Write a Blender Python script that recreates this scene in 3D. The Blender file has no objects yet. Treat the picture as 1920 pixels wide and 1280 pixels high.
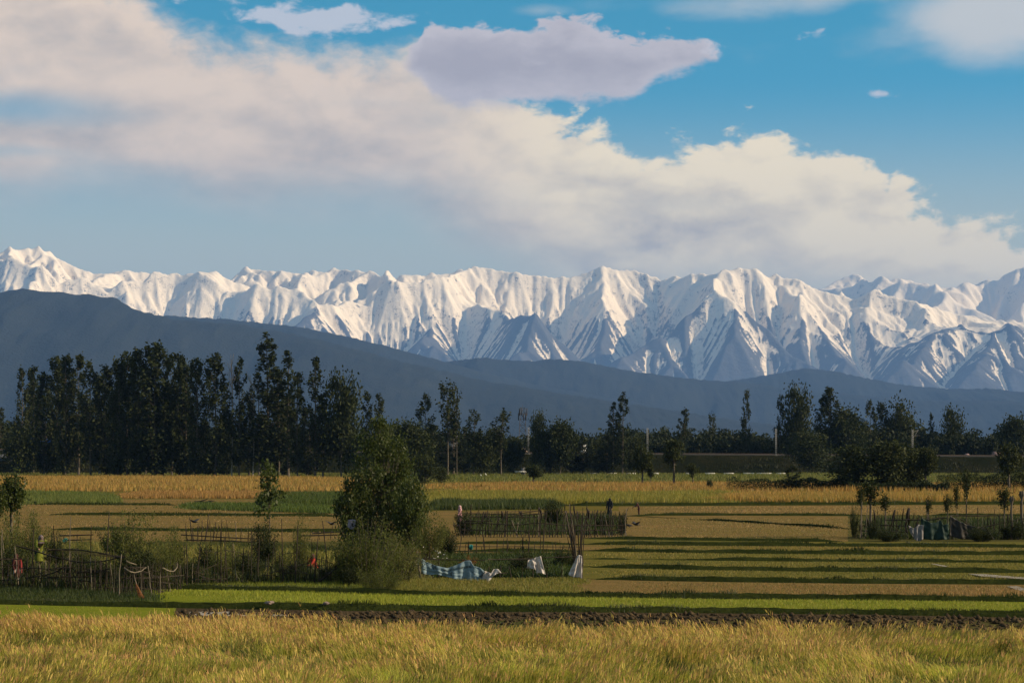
import bpy, bmesh, math, random
import numpy as np
from mathutils import Vector, Matrix, Euler

# ------------------------------------------------------------------ camera
scene = bpy.context.scene
COL = scene.collection
F = 4320.0          # focal length in pixels of the 1920 px wide photograph
YH = 853.0          # row of the horizon
CH = 5.2            # camera height above the fields, metres

cam_d = bpy.data.cameras.new("camera")
cam = bpy.data.objects.new("camera", cam_d)
COL.objects.link(cam)
cam.location = (0, 0, CH)
cam.rotation_euler = (math.radians(90), 0, 0)
cam_d.sensor_width = 36.0
cam_d.lens = 36.0 * F / 1920.0
cam_d.shift_y = (YH - 640.0) / 1920.0
cam_d.clip_start = 0.5
cam_d.clip_end = 120000.0
scene.camera = cam

# ------------------------------------------------------------------ light
SUN_AZ, SUN_EL = 98.0, 25.0       # degrees clockwise from the view direction, above the horizon
SUN_STRENGTH = 5.0
EXPOSURE = 0.65
SKY_STRENGTH = 0.1

vs = scene.view_settings
vs.view_transform = 'Standard'
vs.look = 'None'
vs.exposure = EXPOSURE
vs.gamma = 1.0
vs.use_curve_mapping = False

sun_d = bpy.data.lights.new("sun", 'SUN')
sun_d.energy = SUN_STRENGTH
sun_d.angle = math.radians(0.53)
sun_d.color = (1.0, 0.80, 0.55)
sun = bpy.data.objects.new("sun", sun_d)
COL.objects.link(sun)
_a, _e = math.radians(SUN_AZ), math.radians(SUN_EL)
SUN_DIR = Vector((math.cos(_e) * math.sin(_a), math.cos(_e) * math.cos(_a), math.sin(_e)))
sun.rotation_euler = (-SUN_DIR).to_track_quat('-Z', 'Y').to_euler()
sun.location = SUN_DIR * 200

cy = scene.cycles
cy.use_denoising = True
cy.max_bounces = 6
cy.diffuse_bounces = 3
cy.glossy_bounces = 2
cy.transmission_bounces = 4
cy.volume_bounces = 0
cy.transparent_max_bounces = 8
cy.caustics_reflective = False
cy.caustics_refractive = False


# ------------------------------------------------------------------ node helpers
class NT:
    """small wrapper that writes shader node trees as expressions"""
    def __init__(self, tree):
        self.t = tree
        tree.nodes.clear()

    def node(self, kind, **kw):
        n = self.t.nodes.new(kind)
        for k, v in kw.items():
            setattr(n, k, v)
        return n

    def put(self, sock, val):
        if isinstance(val, bpy.types.NodeSocket):
            self.t.links.new(val, sock)
        elif isinstance(val, (tuple, list)) and len(val) == 3 and sock.type == 'RGBA':
            sock.default_value = (*val, 1.0)
        else:
            sock.default_value = val

    def m(self, op, a, b=0.0, c=0.0, clamp=False):
        n = self.node('ShaderNodeMath', operation=op)
        n.use_clamp = clamp
        for i, v in enumerate((a, b, c)):
            self.put(n.inputs[i], v)
        return n.outputs[0]

    def add(self, a, b): return self.m('ADD', a, b)
    def sub(self, a, b): return self.m('SUBTRACT', a, b)
    def mul(self, a, b): return self.m('MULTIPLY', a, b)

    def smooth(self, v, lo, hi, a=0.0, b=1.0):
        n = self.node('ShaderNodeMapRange', interpolation_type='SMOOTHSTEP')
        for i, x in enumerate((v, lo, hi, a, b)):
            self.put(n.inputs[i], x)
        return n.outputs[0]

    def noise(self, vec, scale, detail=4.0, rough=0.55, dist=0.0, out=0, lac=2.0):
        n = self.node('ShaderNodeTexNoise')
        self.put(n.inputs['Vector'], vec)
        n.inputs['Scale'].default_value = scale
        n.inputs['Detail'].default_value = detail
        n.inputs['Roughness'].default_value = rough
        n.inputs['Lacunarity'].default_value = lac
        n.inputs['Distortion'].default_value = dist
        return n.outputs[out]

    def vmul(self, vec, k):
        n = self.node('ShaderNodeVectorMath', operation='MULTIPLY')
        self.put(n.inputs[0], vec)
        self.put(n.inputs[1], k)
        return n.outputs[0]

    def vadd(self, vec, k):
        n = self.node('ShaderNodeVectorMath', operation='ADD')
        self.put(n.inputs[0], vec)
        self.put(n.inputs[1], k)
        return n.outputs[0]

    def mix(self, f, a, b, blend='MIX'):
        n = self.node('ShaderNodeMix', data_type='RGBA', blend_type=blend)
        self.put(n.inputs[0], f)
        self.put(n.inputs[6], a)
        self.put(n.inputs[7], b)
        return n.outputs[2]

    def curve(self, v, pts):
        n = self.node('ShaderNodeFloatCurve')
        self.put(n.inputs[1], v)
        c = n.mapping.curves[0]
        pts = sorted(pts)
        c.points[0].location = pts[0]
        c.points[1].location = pts[-1]
        for p in pts[1:-1]:
            c.points.new(*p)
        for p in c.points:
            p.handle_type = 'AUTO_CLAMPED'
        n.mapping.update()
        return n.outputs[0]

    def sep(self, vec):
        n = self.node('ShaderNodeSeparateXYZ')
        self.put(n.inputs[0], vec)
        return n.outputs[0], n.outputs[1], n.outputs[2]

    def comb(self, x, y, z):
        n = self.node('ShaderNodeCombineXYZ')
        for i, v in enumerate((x, y, z)):
            self.put(n.inputs[i], v)
        return n.outputs[0]


def lin(r, g, b):
    """sRGB 0-255 to linear"""
    f = lambda c: c / 12.92 if c <= 0.04045 else ((c + 0.055) / 1.055) ** 2.4
    return tuple(f(x / 255.0) for x in (r, g, b))


# ------------------------------------------------------------------ sky
def build_world():
    w = bpy.data.worlds.new("World")
    scene.world = w
    w.use_nodes = True
    T = NT(w.node_tree)
    out = T.node('ShaderNodeOutputWorld')
    bg = T.node('ShaderNodeBackground')
    bg.inputs['Strength'].default_value = SKY_STRENGTH
    T.t.links.new(bg.outputs[0], out.inputs[0])
    d = T.node('ShaderNodeTexCoord').outputs['Generated']
    x, y, z = T.sep(d)
    az = T.m('ARCTAN2', x, y)
    r = T.m('SQRT', T.add(T.mul(x, x), T.mul(y, y)))
    v0 = T.m('DIVIDE', z, T.m('MAXIMUM', r, 0.02))

    # clear sky; the low sky takes the colour that stands higher up
    sky = T.node('ShaderNodeTexSky', sky_type='NISHITA')
    sky.sun_disc = False
    sky.sun_elevation = math.radians(SUN_EL)
    sky.sun_rotation = math.radians(SUN_AZ)
    sky.air_density = 1.0
    sky.dust_density = 0.6
    sky.ozone_density = 1.6
    nz = T.m('MAXIMUM', T.add(T.mul(z, 2.6), 0.10), 0.02)
    nrm = T.node('ShaderNodeVectorMath', operation='NORMALIZE')
    T.put(nrm.inputs[0], T.comb(x, y, nz))
    T.put(sky.inputs[0], nrm.outputs[0])
    hs = T.node('ShaderNodeHueSaturation')
    hs.inputs['Hue'].default_value = 0.458
    hs.inputs['Saturation'].default_value = 1.5
    hs.inputs['Value'].default_value = SKY_VALUE
    T.put(hs.inputs['Color'], sky.outputs[0])
    clear = hs.outputs[0]
    # pale air towards the horizon
    k = 1.0 / SKY_STRENGTH
    C = lambda *c: tuple(q * k * CLOUD_VALUE for q in lin(*c))
    clear = T.mix(T.smooth(v0, 0.165, 0.070, 0.0, 0.95), clear, C(188, 187, 160))

    # coordinates for the clouds
    dn = T.vmul(d, (1.0, 1.0, 1.9))
    wob = T.sub(T.noise(dn, 9.0, 3.0, 0.5), 0.5)
    n_b = T.sub(T.noise(dn, 34.0, 9.0, 0.58, 0.25), 0.5)       # billows
    n_b2 = T.sub(T.noise(T.vadd(dn, (0.010, 0.0, 0.014)), 34.0, 9.0, 0.58, 0.25), 0.5)
    relief = T.sub(n_b, n_b2)                                    # lit from the right
    n_f = T.sub(T.noise(T.vadd(dn, (3.1, 1.7, 0.4)), 110.0, 5.0, 0.6, 0.4), 0.5)
    n_s = T.noise(T.vmul(d, (1.0, 1.0, 3.4)), 9.0, 5.0, 0.5, 0.3)   # long streaks
    n_l = T.noise(T.vadd(T.vmul(d, (1.0, 1.0, 2.6)), (0.7, 0.2, 0.9)), 14.0, 4.0, 0.5, 0.2)
    R = 0.36
    uu = T.m('ADD', T.mul(T.add(az, T.mul(wob, 0.02)), 0.5 / R), 0.5, clamp=True)
    VS = 0.26

    def cv(pts):
        q = []
        for px, py in pts:
            a = math.atan((px - 960) / F)
            q.append((0.5 + 0.5 * a / R, max(0.0, min(1.0, (YH - py) / F * math.cos(a) / VS))))
        return T.mul(T.curve(uu, q), VS)

    def ell(px, py, rx, ry, lo=1.0, hi=0.0):
        a = math.atan((px - 960) / F)
        ex = T.mul(T.sub(T.add(az, T.mul(wob, 0.03)), a), F / rx)
        ey = T.mul(T.sub(T.add(v0, T.mul(n_l, 0.012)), (YH - py) / F + 0.006), F / ry)
        return T.smooth(T.m('SQRT', T.add(T.mul(ex, ex), T.mul(ey, ey))), lo, hi)

    # --- the long bank of cloud
    topA = cv([(-700, 60), (-300, -60), (0, -120), (230, -60), (330, 10), (420, 44), (560, 58), (680, 66), (790, 62), (850, 76),
               (930, 150), (1050, 190), (1120, 215), (1180, 248), (1250, 268), (1310, 262), (1390, 236), (1450, 240),
               (1540, 272), (1630, 290), (1672, 318), (1668, 345), (1710, 372), (1770, 374), (1840, 404), (1930, 420), (2300, 450), (2700, 420)])
    botA = cv([(-700, 420), (-300, 380), (0, 398), (170, 374), (300, 384), (480, 404), (700, 405), (860, 460), (1000, 520), (1200, 570), (1400, 585),
               (1700, 590), (1930, 590), (2400, 560), (2700, 500)])
    dT = T.add(T.sub(topA, v0), T.add(T.mul(n_b, T.smooth(az, -0.06, 0.03, 0.030, 0.062)), T.mul(n_f, 0.016)))
    softA = T.smooth(az, -0.05, 0.03, 0.020, 0.009)
    mT = T.smooth(dT, 0.0, softA)
    dB = T.add(T.sub(v0, botA), T.mul(T.sub(n_s, 0.5), 0.030))
    mB = T.smooth(dB, -0.008, 0.026)
    mA = T.mul(mT, mB)
    # blue gap low on the left and thin places
    hole = T.mul(ell(30, 222, 300, 44), 0.62)
    hole = T.m('MAXIMUM', hole, T.mul(ell(-20, 300, 240, 22), 0.40))
    mA = T.mul(mA, T.sub(1.0, hole))
    thin = T.smooth(n_s, 0.30, 0.46, 0.90, 1.0)
    mA = T.mul(mA, thin)

    cream = C(248, 226, 184)
    warm = C(224, 199, 172)
    grey = C(174, 161, 148)
    mauve = C(160, 152, 156)
    rightness = T.smooth(az, -0.06, 0.05)
    lit = T.mix(rightness, warm, cream)
    shade = T.smooth(T.add(dT, T.add(T.mul(T.sub(n_l, 0.5), 0.20), T.mul(n_b, 0.09))), 0.0, 0.080)
    shade = T.m('MULTIPLY', shade, 0.60)
    shade = T.m('MAXIMUM', shade, T.mul(ell(1290, 440, 330, 95), 0.80))
    shade = T.m('MAXIMUM', shade, T.mul(ell(640, 270, 300, 110), 0.65))
    shade = T.m('MAXIMUM', shade, T.mul(ell(110, 90, 300, 80), 0.55))
    glow = T.m('MAXIMUM', ell(930, 270, 330, 110), T.mul(ell(1690, 440, 400, 130), 0.95))
    glow = T.m('MAXIMUM', glow, T.mul(ell(210, 290, 330, 36), 0.55))
    glow = T.m('MAXIMUM', glow, T.mul(ell(480, 140, 260, 50), 0.6))
    glow = T.m('MAXIMUM', glow, T.mul(ell(60, 335, 220, 34), 0.5))
    shade = T.mul(shade, T.sub(1.0, T.mul(glow, 0.85)))
    shade = T.m('MAXIMUM', T.m('MINIMUM', T.sub(shade, T.mul(relief, 1.7)), 1.15), -0.25)
    colA = T.mix(T.m('ADD', shade, 0.0, clamp=True), lit, grey)
    sky_c = T.mix(T.mul(mA, 0.97), clear, colA)

    # --- the darker cloud in front of it
    topB = cv([(740, 150), (790, 90), (806, 40), (850, 26), (885, 34), (930, 48), (1000, 52), (1050, 42), (1110, 46),
               (1170, 48), (1220, 64), (1290, 70), (1330, 82), (1362, 112), (1385, 150)])
    botB = cv([(740, 105), (790, 160), (830, 196), (900, 206), (1000, 200), (1120, 196), (1190, 191), (1220, 172),
               (1290, 146), (1362, 118), (1385, 90)])
    dTB = T.add(T.sub(topB, v0), T.add(T.mul(n_b, 0.034), T.mul(n_f, 0.014)))
    dBB = T.add(T.sub(v0, botB), T.add(T.mul(n_b, 0.022), T.mul(n_f, 0.010)))
    near = T.smooth(T.m('ABSOLUTE', T.sub(az, 0.028)), 0.078, 0.070)
    mBk = T.mul(T.mul(T.smooth(dTB, -0.001, 0.0035), T.smooth(dBB, -0.001, 0.006)), near)
    core = T.smooth(T.add(T.m('MINIMUM', dTB, dBB), T.mul(n_b, 0.022)), 0.0, 0.020)
    core = T.m('SUBTRACT', core, T.mul(relief, 1.4), clamp=True)
    colB = T.mix(core, C(186, 177, 178), mauve)
    sky_c = T.mix(mBk, sky_c, colB)

    # --- small puffs and the veil in the upper right; unseen cloud overhead is greyed to dim the ambient light
    nP = T.mul(T.sub(T.noise(dn, 62.0, 7.0, 0.6, 0.3), 0.5), 4.0)
    puff = T.m('MAXIMUM', ell(620, 40, 330, 62), ell(430, 0, 200, 40))
    puff = T.m('MAXIMUM', puff, T.mul(ell(1545, 72, 70, 34), 0.75))
    puff = T.m('MAXIMUM', puff, T.mul(ell(1672, 187, 90, 24), 0.65))
    puff = T.m('MAXIMUM', puff, T.mul(ell(1335, 78, 70, 40), 0.8))
    mP = T.mul(T.smooth(T.add(puff, T.mul(nP, 0.6)), 0.42, 0.90, 0.0, 0.80), T.smooth(puff, 0.02, 0.25))
    sky_c = T.mix(mP, sky_c, C(196, 192, 196))
    veil = T.m('MAXIMUM', ell(1880, 50, 420, 130), T.mul(ell(1560, 10, 620, 60), 0.60))
    veil = T.m('MAXIMUM', veil, T.mul(ell(1010, 15, 110, 26), 0.4))
    high = T.smooth(v0, 0.21, 0.34, 0.0, 1.3)
    field = T.smooth(T.noise(dn, 2.6, 6.0, 0.55, 0.3), 0.36, 0.56)
    veil = T.m('MAXIMUM', veil, T.mul(high, field))
    mV = T.smooth(T.add(veil, T.mul(T.add(T.sub(n_l, 0.5), T.mul(n_b, 0.5)), 0.9)), 0.18, 0.95, 0.0, 0.85)
    sky_c = T.mix(mV, sky_c, T.mix(high, C(200, 194, 186), C(150, 147, 143)))
    T.put(bg.inputs['Color'], sky_c)
    w.cycles.sampling_method = 'MANUAL'
    w.cycles.sample_map_resolution = 512


SKY_VALUE = 1.20
CLOUD_VALUE = 0.88
build_world()

# ------------------------------------------------------------------ mesh helpers
def gd(py):
    """distance of the flat ground seen at a row"""
    return F * CH / (py - YH)


def wx(px, D):
    return (px - 960.0) / F * D


def wz(py, D):
    return CH + (YH - py) / F * D


def W(px, py, D):
    return Vector((wx(px, D), D, wz(py, D)))


def mesh_np(name, verts, faces, smooth=False):
    """mesh from numpy arrays; faces is (n,3) or (n,4)"""
    verts = np.asarray(verts, dtype=np.float32)
    faces = np.asarray(faces, dtype=np.int32)
    me = bpy.data.meshes.new(name)
    k = faces.shape[1]
    me.vertices.add(len(verts))
    me.vertices.foreach_set('co', verts.ravel())
    me.loops.add(faces.size)
    me.loops.foreach_set('vertex_index', faces.ravel())
    me.polygons.add(len(faces))
    me.polygons.foreach_set('loop_start', np.arange(0, faces.size, k, dtype=np.int32))
    if smooth:
        me.polygons.foreach_set('use_smooth', np.ones(len(faces), dtype=bool))
    me.update(calc_edges=True)
    return me


def add_attr(me, name, data, domain='POINT'):
    data = np.asarray(data, dtype=np.float32)
    if data.ndim == 1:
        a = me.attributes.new(name, 'FLOAT', domain)
        a.data.foreach_set('value', data)
    else:
        a = me.attributes.new(name, 'FLOAT_COLOR', domain)
        if data.shape[1] == 3:
            data = np.concatenate([data, np.ones((len(data), 1), np.float32)], 1)
        a.data.foreach_set('color', data.ravel())


def obj(name, me, mat=None, parent=None, loc=None):
    o = bpy.data.objects.new(name, me)
    COL.objects.link(o)
    if mat is not None and me is not None and len(me.materials) == 0:
        me.materials.append(mat)
    if parent is not None:
        o.parent = parent
    if loc is not None:
        o.location = loc
    return o


def tag(o, label=None, cat=None, group=None, kind=None):
    if label: o['label'] = label
    if cat: o['category'] = cat
    if group: o['group'] = group
    if kind: o['kind'] = kind
    return o


def thing(name, label, cat, loc=(0, 0, 0), group=None, rz=0.0):
    o = bpy.data.objects.new(name, None)
    o.empty_display_size = 0.2
    COL.objects.link(o)
    o.location = loc
    o.rotation_euler = (0, 0, rz)
    return tag(o, label, cat, group)


def grid_faces(nx, ny):
    i = np.arange(nx * ny).reshape(ny, nx)
    return np.stack([i[:-1, :-1], i[:-1, 1:], i[1:, 1:], i[1:, :-1]], -1).reshape(-1, 4)


def vnoise(x, y, seed=0):
    """smooth value noise on arrays, about -1..1"""
    xi = np.floor(x).astype(np.int64); yi = np.floor(y).astype(np.int64)
    fx = x - xi; fy = y - yi
    fx = fx * fx * fx * (fx * (fx * 6 - 15) + 10); fy = fy * fy * fy * (fy * (fy * 6 - 15) + 10)
    def h(a, b):
        n = (a * 374761393 + b * 668265263 + seed * 982451653) & 0x7fffffff
        n = ((n ^ (n >> 13)) * 1274126177) & 0x7fffffff
        return ((n ^ (n >> 16)) & 0xffff) / 32767.5 - 1.0
    a = h(xi, yi); b = h(xi + 1, yi); c = h(xi, yi + 1); d = h(xi + 1, yi + 1)
    return (a + (b - a) * fx) * (1 - fy) + (c + (d - c) * fx) * fy


def fbm(x, y, oct=4, seed=0, gain=0.5):
    s = 0.0; a = 1.0; t = 0.0
    for k in range(oct):
        s = s + a * vnoise(x * 2 ** k + 17.3 * k, y * 2 ** k - 9.1 * k, seed + k * 31)
        t += a; a *= gain
    return s / t


def ridged(x, y, oct=4, seed=0, gain=0.5):
    s = 0.0; a = 1.0; t = 0.0
    for k in range(oct):
        s = s + a * (1.0 - np.abs(vnoise(x * 2 ** k + 5.3 * k, y * 2 ** k + 3.1 * k, seed + k * 17)) * 2.0)
        t += a; a *= gain
    return s / t


# ------------------------------------------------------------------ materials
MATS = {}


def new_mat(name):
    m = bpy.data.materials.new(name)
    m.use_nodes = True
    T = NT(m.node_tree)
    out = T.node('ShaderNodeOutputMaterial')
    MATS[name] = m
    return m, T, out


def princ(T, out, color, rough=0.9, bump=None, bump_d=0.05, bump_s=0.5, spec=0.2):
    p = T.node('ShaderNodeBsdfPrincipled')
    T.put(p.inputs['Base Color'], color)
    T.put(p.inputs['Roughness'], rough)
    p.inputs['Specular IOR Level'].default_value = spec
    if bump is not None:
        b = T.node('ShaderNodeBump')
        b.inputs['Distance'].default_value = bump_d
        b.inputs['Strength'].default_value = bump_s
        T.put(b.inputs['Height'], bump)
        T.t.links.new(b.outputs[0], p.inputs['Normal'])
    T.t.links.new(p.outputs[0], out.inputs[0])
    return p


def mat_plain(name, c1, c2, scale=8.0, rough=0.9, bump=0.0, spec=0.2, detail=4.0):
    m, T, out = new_mat(name)
    co = T.node('ShaderNodeTexCoord').outputs['Object']
    n = T.noise(co, scale, detail, 0.6)
    c = T.mix(T.smooth(n, 0.35, 0.65), c1, c2)
    princ(T, out, c, rough, n if bump else None, bump, 0.6, spec)
    return m


def mat_snow():
    m, T, out = new_mat('mountain_snow')
    g = T.node('ShaderNodeNewGeometry')
    P = g.outputs['Position']
    px_, py_, pz_ = T.sep(P)
    at = T.node('ShaderNodeAttribute', attribute_name='snow')
    sn = at.outputs['Fac']
    n1 = T.sub(T.noise(P, 0.012, 6.0, 0.65), 0.5)
    n2 = T.sub(T.noise(T.vmul(P, (1.0, 1.0, 0.45)), 0.06, 3.0, 0.65), 0.5)
    s = T.add(sn, T.add(T.mul(n1, 1.9), T.mul(n2, 1.6)))
    f = T.smooth(s, -0.26, 0.30)
    rockn = T.noise(P, 0.02, 5.0, 0.6)
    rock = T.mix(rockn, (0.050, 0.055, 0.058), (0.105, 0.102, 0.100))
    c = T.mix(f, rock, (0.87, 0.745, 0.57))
    b = T.noise(P, 0.02, 8.0, 0.6)
    princ(T, out, c, 0.85, b, 22.0, 0.55, 0.1)
    return m


def mat_forest_hill():
    m, T, out = new_mat('forested_hill')
    P = T.node('ShaderNodeNewGeometry').outputs['Position']
    n = T.noise(P, 0.006, 5.0, 0.6)
    n2 = T.noise(P, 0.07, 3.0, 0.6)
    c = T.mix(n, (0.007, 0.010, 0.010), (0.032, 0.036, 0.030))
    c = T.mix(T.smooth(n2, 0.4, 0.7, 0.0, 0.5), c, (0.014, 0.018, 0.016))
    princ(T, out, c, 0.95, n2, 10.0, 0.8, 0.05)
    return m


# ------------------------------------------------------------------ snow mountains
def erode(nx, ny, dx, U, z0, iters, K=1.0, dt=1.0, fixed=None, smax=0.62):
    """stream power erosion, implicit in time; fixed cells stay at base level"""
    z = z0.copy().ravel()
    N = nx * ny
    fixed = fixed.ravel()
    U = U.ravel()
    offs = [(-1, -1), (0, -1), (1, -1), (-1, 0), (1, 0), (-1, 1), (0, 1), (1, 1)]
    idx = np.arange(N).reshape(ny, nx)
    for it in range(iters):
        Z = z.reshape(ny, nx)
        best = np.zeros((ny, nx)); rec = idx.copy(); dist = np.full((ny, nx), dx)
        Zp = np.pad(Z, 1, constant_values=1e9)
        ip = np.pad(idx, 1, constant_values=0)
        for ox, oy in offs:
            L = dx * math.hypot(ox, oy)
            zn = Zp[1 + oy:1 + oy + ny, 1 + ox:1 + ox + nx]
            s = (Z - zn) / L
            better = s > best
            best = np.where(better, s, best)
            rec = np.where(better, ip[1 + oy:1 + oy + ny, 1 + ox:1 + ox + nx], rec)
            dist = np.where(better, L, dist)
        rec = rec.ravel(); rec[fixed] = np.arange(N)[fixed]
        order = np.argsort(z, kind='stable')
        rl = rec.tolist(); ol = order.tolist()
        A = [dx * dx] * N
        for i in reversed(ol):
            r = rl[i]
            if r != i:
                A[r] += A[i]
        k = (K * dt * np.sqrt(np.array(A)) / dist.ravel()).tolist()
        sl = (smax * dist.ravel()).tolist()
        zu = z + np.where(fixed, 0.0, U * dt)
        zl = zu.tolist()
        for i in ol:
            r = rl[i]
            if r != i:
                if zl[r] < zl[i]:
                    q = (zl[i] + k[i] * zl[r]) / (1.0 + k[i])
                    lim = zl[r] + sl[i]
                    zl[i] = lim if q > lim else q
        z = np.array(zl)
        Z = z.reshape(ny, nx)
        lap = np.zeros_like(Z)
        lap[1:-1, 1:-1] = Z[:-2, 1:-1] + Z[2:, 1:-1] + Z[1:-1, :-2] + Z[1:-1, 2:] - 4 * Z[1:-1, 1:-1]
        z = np.where(fixed, z, z + 0.03 * lap.ravel())
    return z.reshape(ny, nx)


def interp_profile(pts):
    pts = sorted(pts)
    xs = np.array([p[0] for p in pts], float); ys = np.array([p[1] for p in pts], float)
    return lambda px: np.interp(px, xs, ys)


def resample(Z, X0, Y0, dx, xs, ys):
    """bicubic (Catmull-Rom) resampling of a grid"""
    def wts(t):
        return (-0.5 * t + t * t - 0.5 * t ** 3, 1 - 2.5 * t * t + 1.5 * t ** 3, 0.5 * t + 2 * t * t - 1.5 * t ** 3, -0.5 * t * t + 0.5 * t ** 3)
    ny, nx = Z.shape
    fx = np.clip((xs - X0) / dx, 0, nx - 1.001); ix = fx.astype(int); tx = fx - ix
    fy = np.clip((ys - Y0) / dx, 0, ny - 1.001); iy = fy.astype(int); ty = fy - iy
    wxs = wts(tx); wys = wts(ty)
    R = sum(Z[:, np.clip(ix + k - 1, 0, nx - 1)] * wxs[k][None, :] for k in range(4))
    return sum(R[np.clip(iy + k - 1, 0, ny - 1), :] * wys[k][:, None] for k in range(4))


def boxblur(Z, r):
    def b1(A, ax):
        P = np.pad(A, [(r + 1, r) if a == ax else (0, 0) for a in range(2)], mode='edge')
        c = np.cumsum(P, axis=ax)
        n = A.shape[ax]
        return (np.take(c, np.arange(2 * r + 1, 2 * r + 1 + n), ax) - np.take(c, np.arange(0, n), ax)) / (2 * r + 1)
    return b1(b1(Z, 0), 1)


def mountain(name, label, x0, x1, y0, y1, ycrest, sil, base_py, valleys, seed, dxc=34.0, dxf=19.0, iters=34, snowline=1110.0, gully=7):
    """snow range whose skyline follows the rows in sil"""
    nx = int((x1 - x0) / dxc) + 1; ny = int((y1 - y0) / dxc) + 1
    X, Y = np.meshgrid(x0 + np.arange(nx) * dxc, y0 + np.arange(ny) * dxc)
    rng = np.random.RandomState(seed)
    half = np.where(Y < ycrest, (Y - y0) / (ycrest - y0), (y1 - Y) / (y1 - ycrest))
    z0 = 220.0 * half + 80.0 * fbm(X / 1100, Y / 1100, 4, seed) + 3.0 * rng.rand(ny, nx)
    U = np.clip(1.0 + 0.9 * fbm(X / 1300.0, Y / 1300.0, 3, seed + 80), 0.35, 1.9)
    for px, dep, wid in valleys:
        xv = wx(px, 0.5 * (y0 + ycrest))
        reach = np.clip(1.15 - half / dep, 0, 1)
        z0 -= 150.0 * np.exp(-((X - xv - 120 * np.sin(Y / 700.0 + px)) / wid) ** 2) * reach
    z0 = np.maximum(z0, 0.5)
    fixed = np.zeros((ny, nx), bool); fixed[0, :] = True; fixed[-1, :] = True
    z0[fixed] = 0.0
    smx = np.clip(0.66 + 0.30 * fbm(X / 420.0, Y / 420.0, 3, seed + 40), 0.3, 1.15).ravel()
    Z = erode(nx, ny, dxc, U, z0, iters, K=0.0050, dt=52.0, fixed=fixed, smax=smx)
    # up to the wanted skyline column by column (smoothed along the range)
    zb = wz(base_py, y0)
    pxs = 960 + F * X / Y
    want = interp_profile(sil)
    colmax = Z.max(0)
    jmax = Z.argmax(0)
    yc = Y[jmax, np.arange(nx)]
    yc = np.convolve(np.pad(yc, 12, mode='edge'), np.ones(25) / 25, mode='valid')
    xcol = X[0]
    pc = 960 + F * xcol / yc
    target = CH + (YH - want(pc)) / F * yc - zb
    cm = np.convolve(np.pad(colmax, 2, mode='edge'), np.ones(5) / 5, mode='valid')
    Z = Z * (target / cm)[None, :]
    xs = np.arange(x0, x1, dxf); ys = np.arange(y0, y1, dxf)
    Zf = resample(Z, x0, y0, dxc, xs, ys)
    Xf, Yf = np.meshgrid(xs, ys)
    # fluting that runs down the slopes and broken rock
    rel = np.clip(Zf / max(1.0, np.percentile(Zf, 98)), 0, 1.2)
    Zf = Zf + (70.0 * (ridged(Xf / 380.0 + 0.8 * Yf / 430.0 + 0.5 * fbm(Xf / 900.0, Yf / 900.0, 2, seed + 8), Yf / 430.0 - 0.4 * Xf / 600.0, 3, seed + 61) - 0.2) + 22.0 * fbm(Xf / 160.0, Yf / 160.0, 4, seed + 9, 0.6) + 7.0 * rng.rand(*Zf.shape)) * np.clip(rel * 1.3, 0.15, 1.0)
    # fine gullies cut by running water
    fx_ = np.zeros(Zf.shape, bool); fx_[0, :] = True; fx_[-1, :] = True
    Zf = erode(len(xs), len(ys), dxf, np.zeros(Zf.shape), Zf, gully, K=0.05, dt=1.0, fixed=fx_, smax=1.5)
    Zf = Zf + 5.0 * ridged(Xf / 80.0 + 0.5 * Yf / 80.0, Yf / 110.0, 2, seed + 71) * np.clip(rel * 1.5 - 0.3, 0, 1)
    # back to the skyline after the fine erosion
    el = (Zf + zb - CH) / Yf
    jm = el.argmax(0)
    ym = Yf[jm, np.arange(len(xs))]
    tg = CH + (YH - want(960 + F * xs / ym)) / F * ym - zb
    hm = Zf[jm, np.arange(len(xs))]
    q = np.convolve(np.pad(tg / hm, 6, mode='edge'), np.ones(13) / 13, mode='valid')
    Zf = Zf * (1 + (q[None, :] - 1) * np.clip(rel * 1.4, 0, 1))
    Zf = Zf + zb
    # where snow lies: height, hollows, gentle slopes
    tpi = Zf - boxblur(Zf, 9)
    tpi2 = Zf - boxblur(Zf, 28)
    tpi0 = Zf - boxblur(Zf, 3)
    gy, gx = np.gradient(Zf, dxf)
    slope = np.sqrt(gx * gx + gy * gy)
    up = np.clip((Zf - snowline - 150) / 600.0, 0, 1)
    sn = (Zf - snowline) / 420.0 - (tpi0 / 14.0 + tpi / 75.0 + tpi2 / 300.0) * (1 - 0.88 * up) 
    sn = np.clip(sn, -1.2, 0.75) + 0.12 * up - 0.06 - np.clip(slope - 1.02, 0, 0.8) * 0.9
    me = mesh_np(name, np.stack([Xf, Yf, Zf], -1).reshape(-1, 3), grid_faces(len(xs), len(ys)), True)
    add_attr(me, 'snow', sn.ravel())
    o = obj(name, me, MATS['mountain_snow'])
    return tag(o, label, None, None, 'structure')


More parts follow.
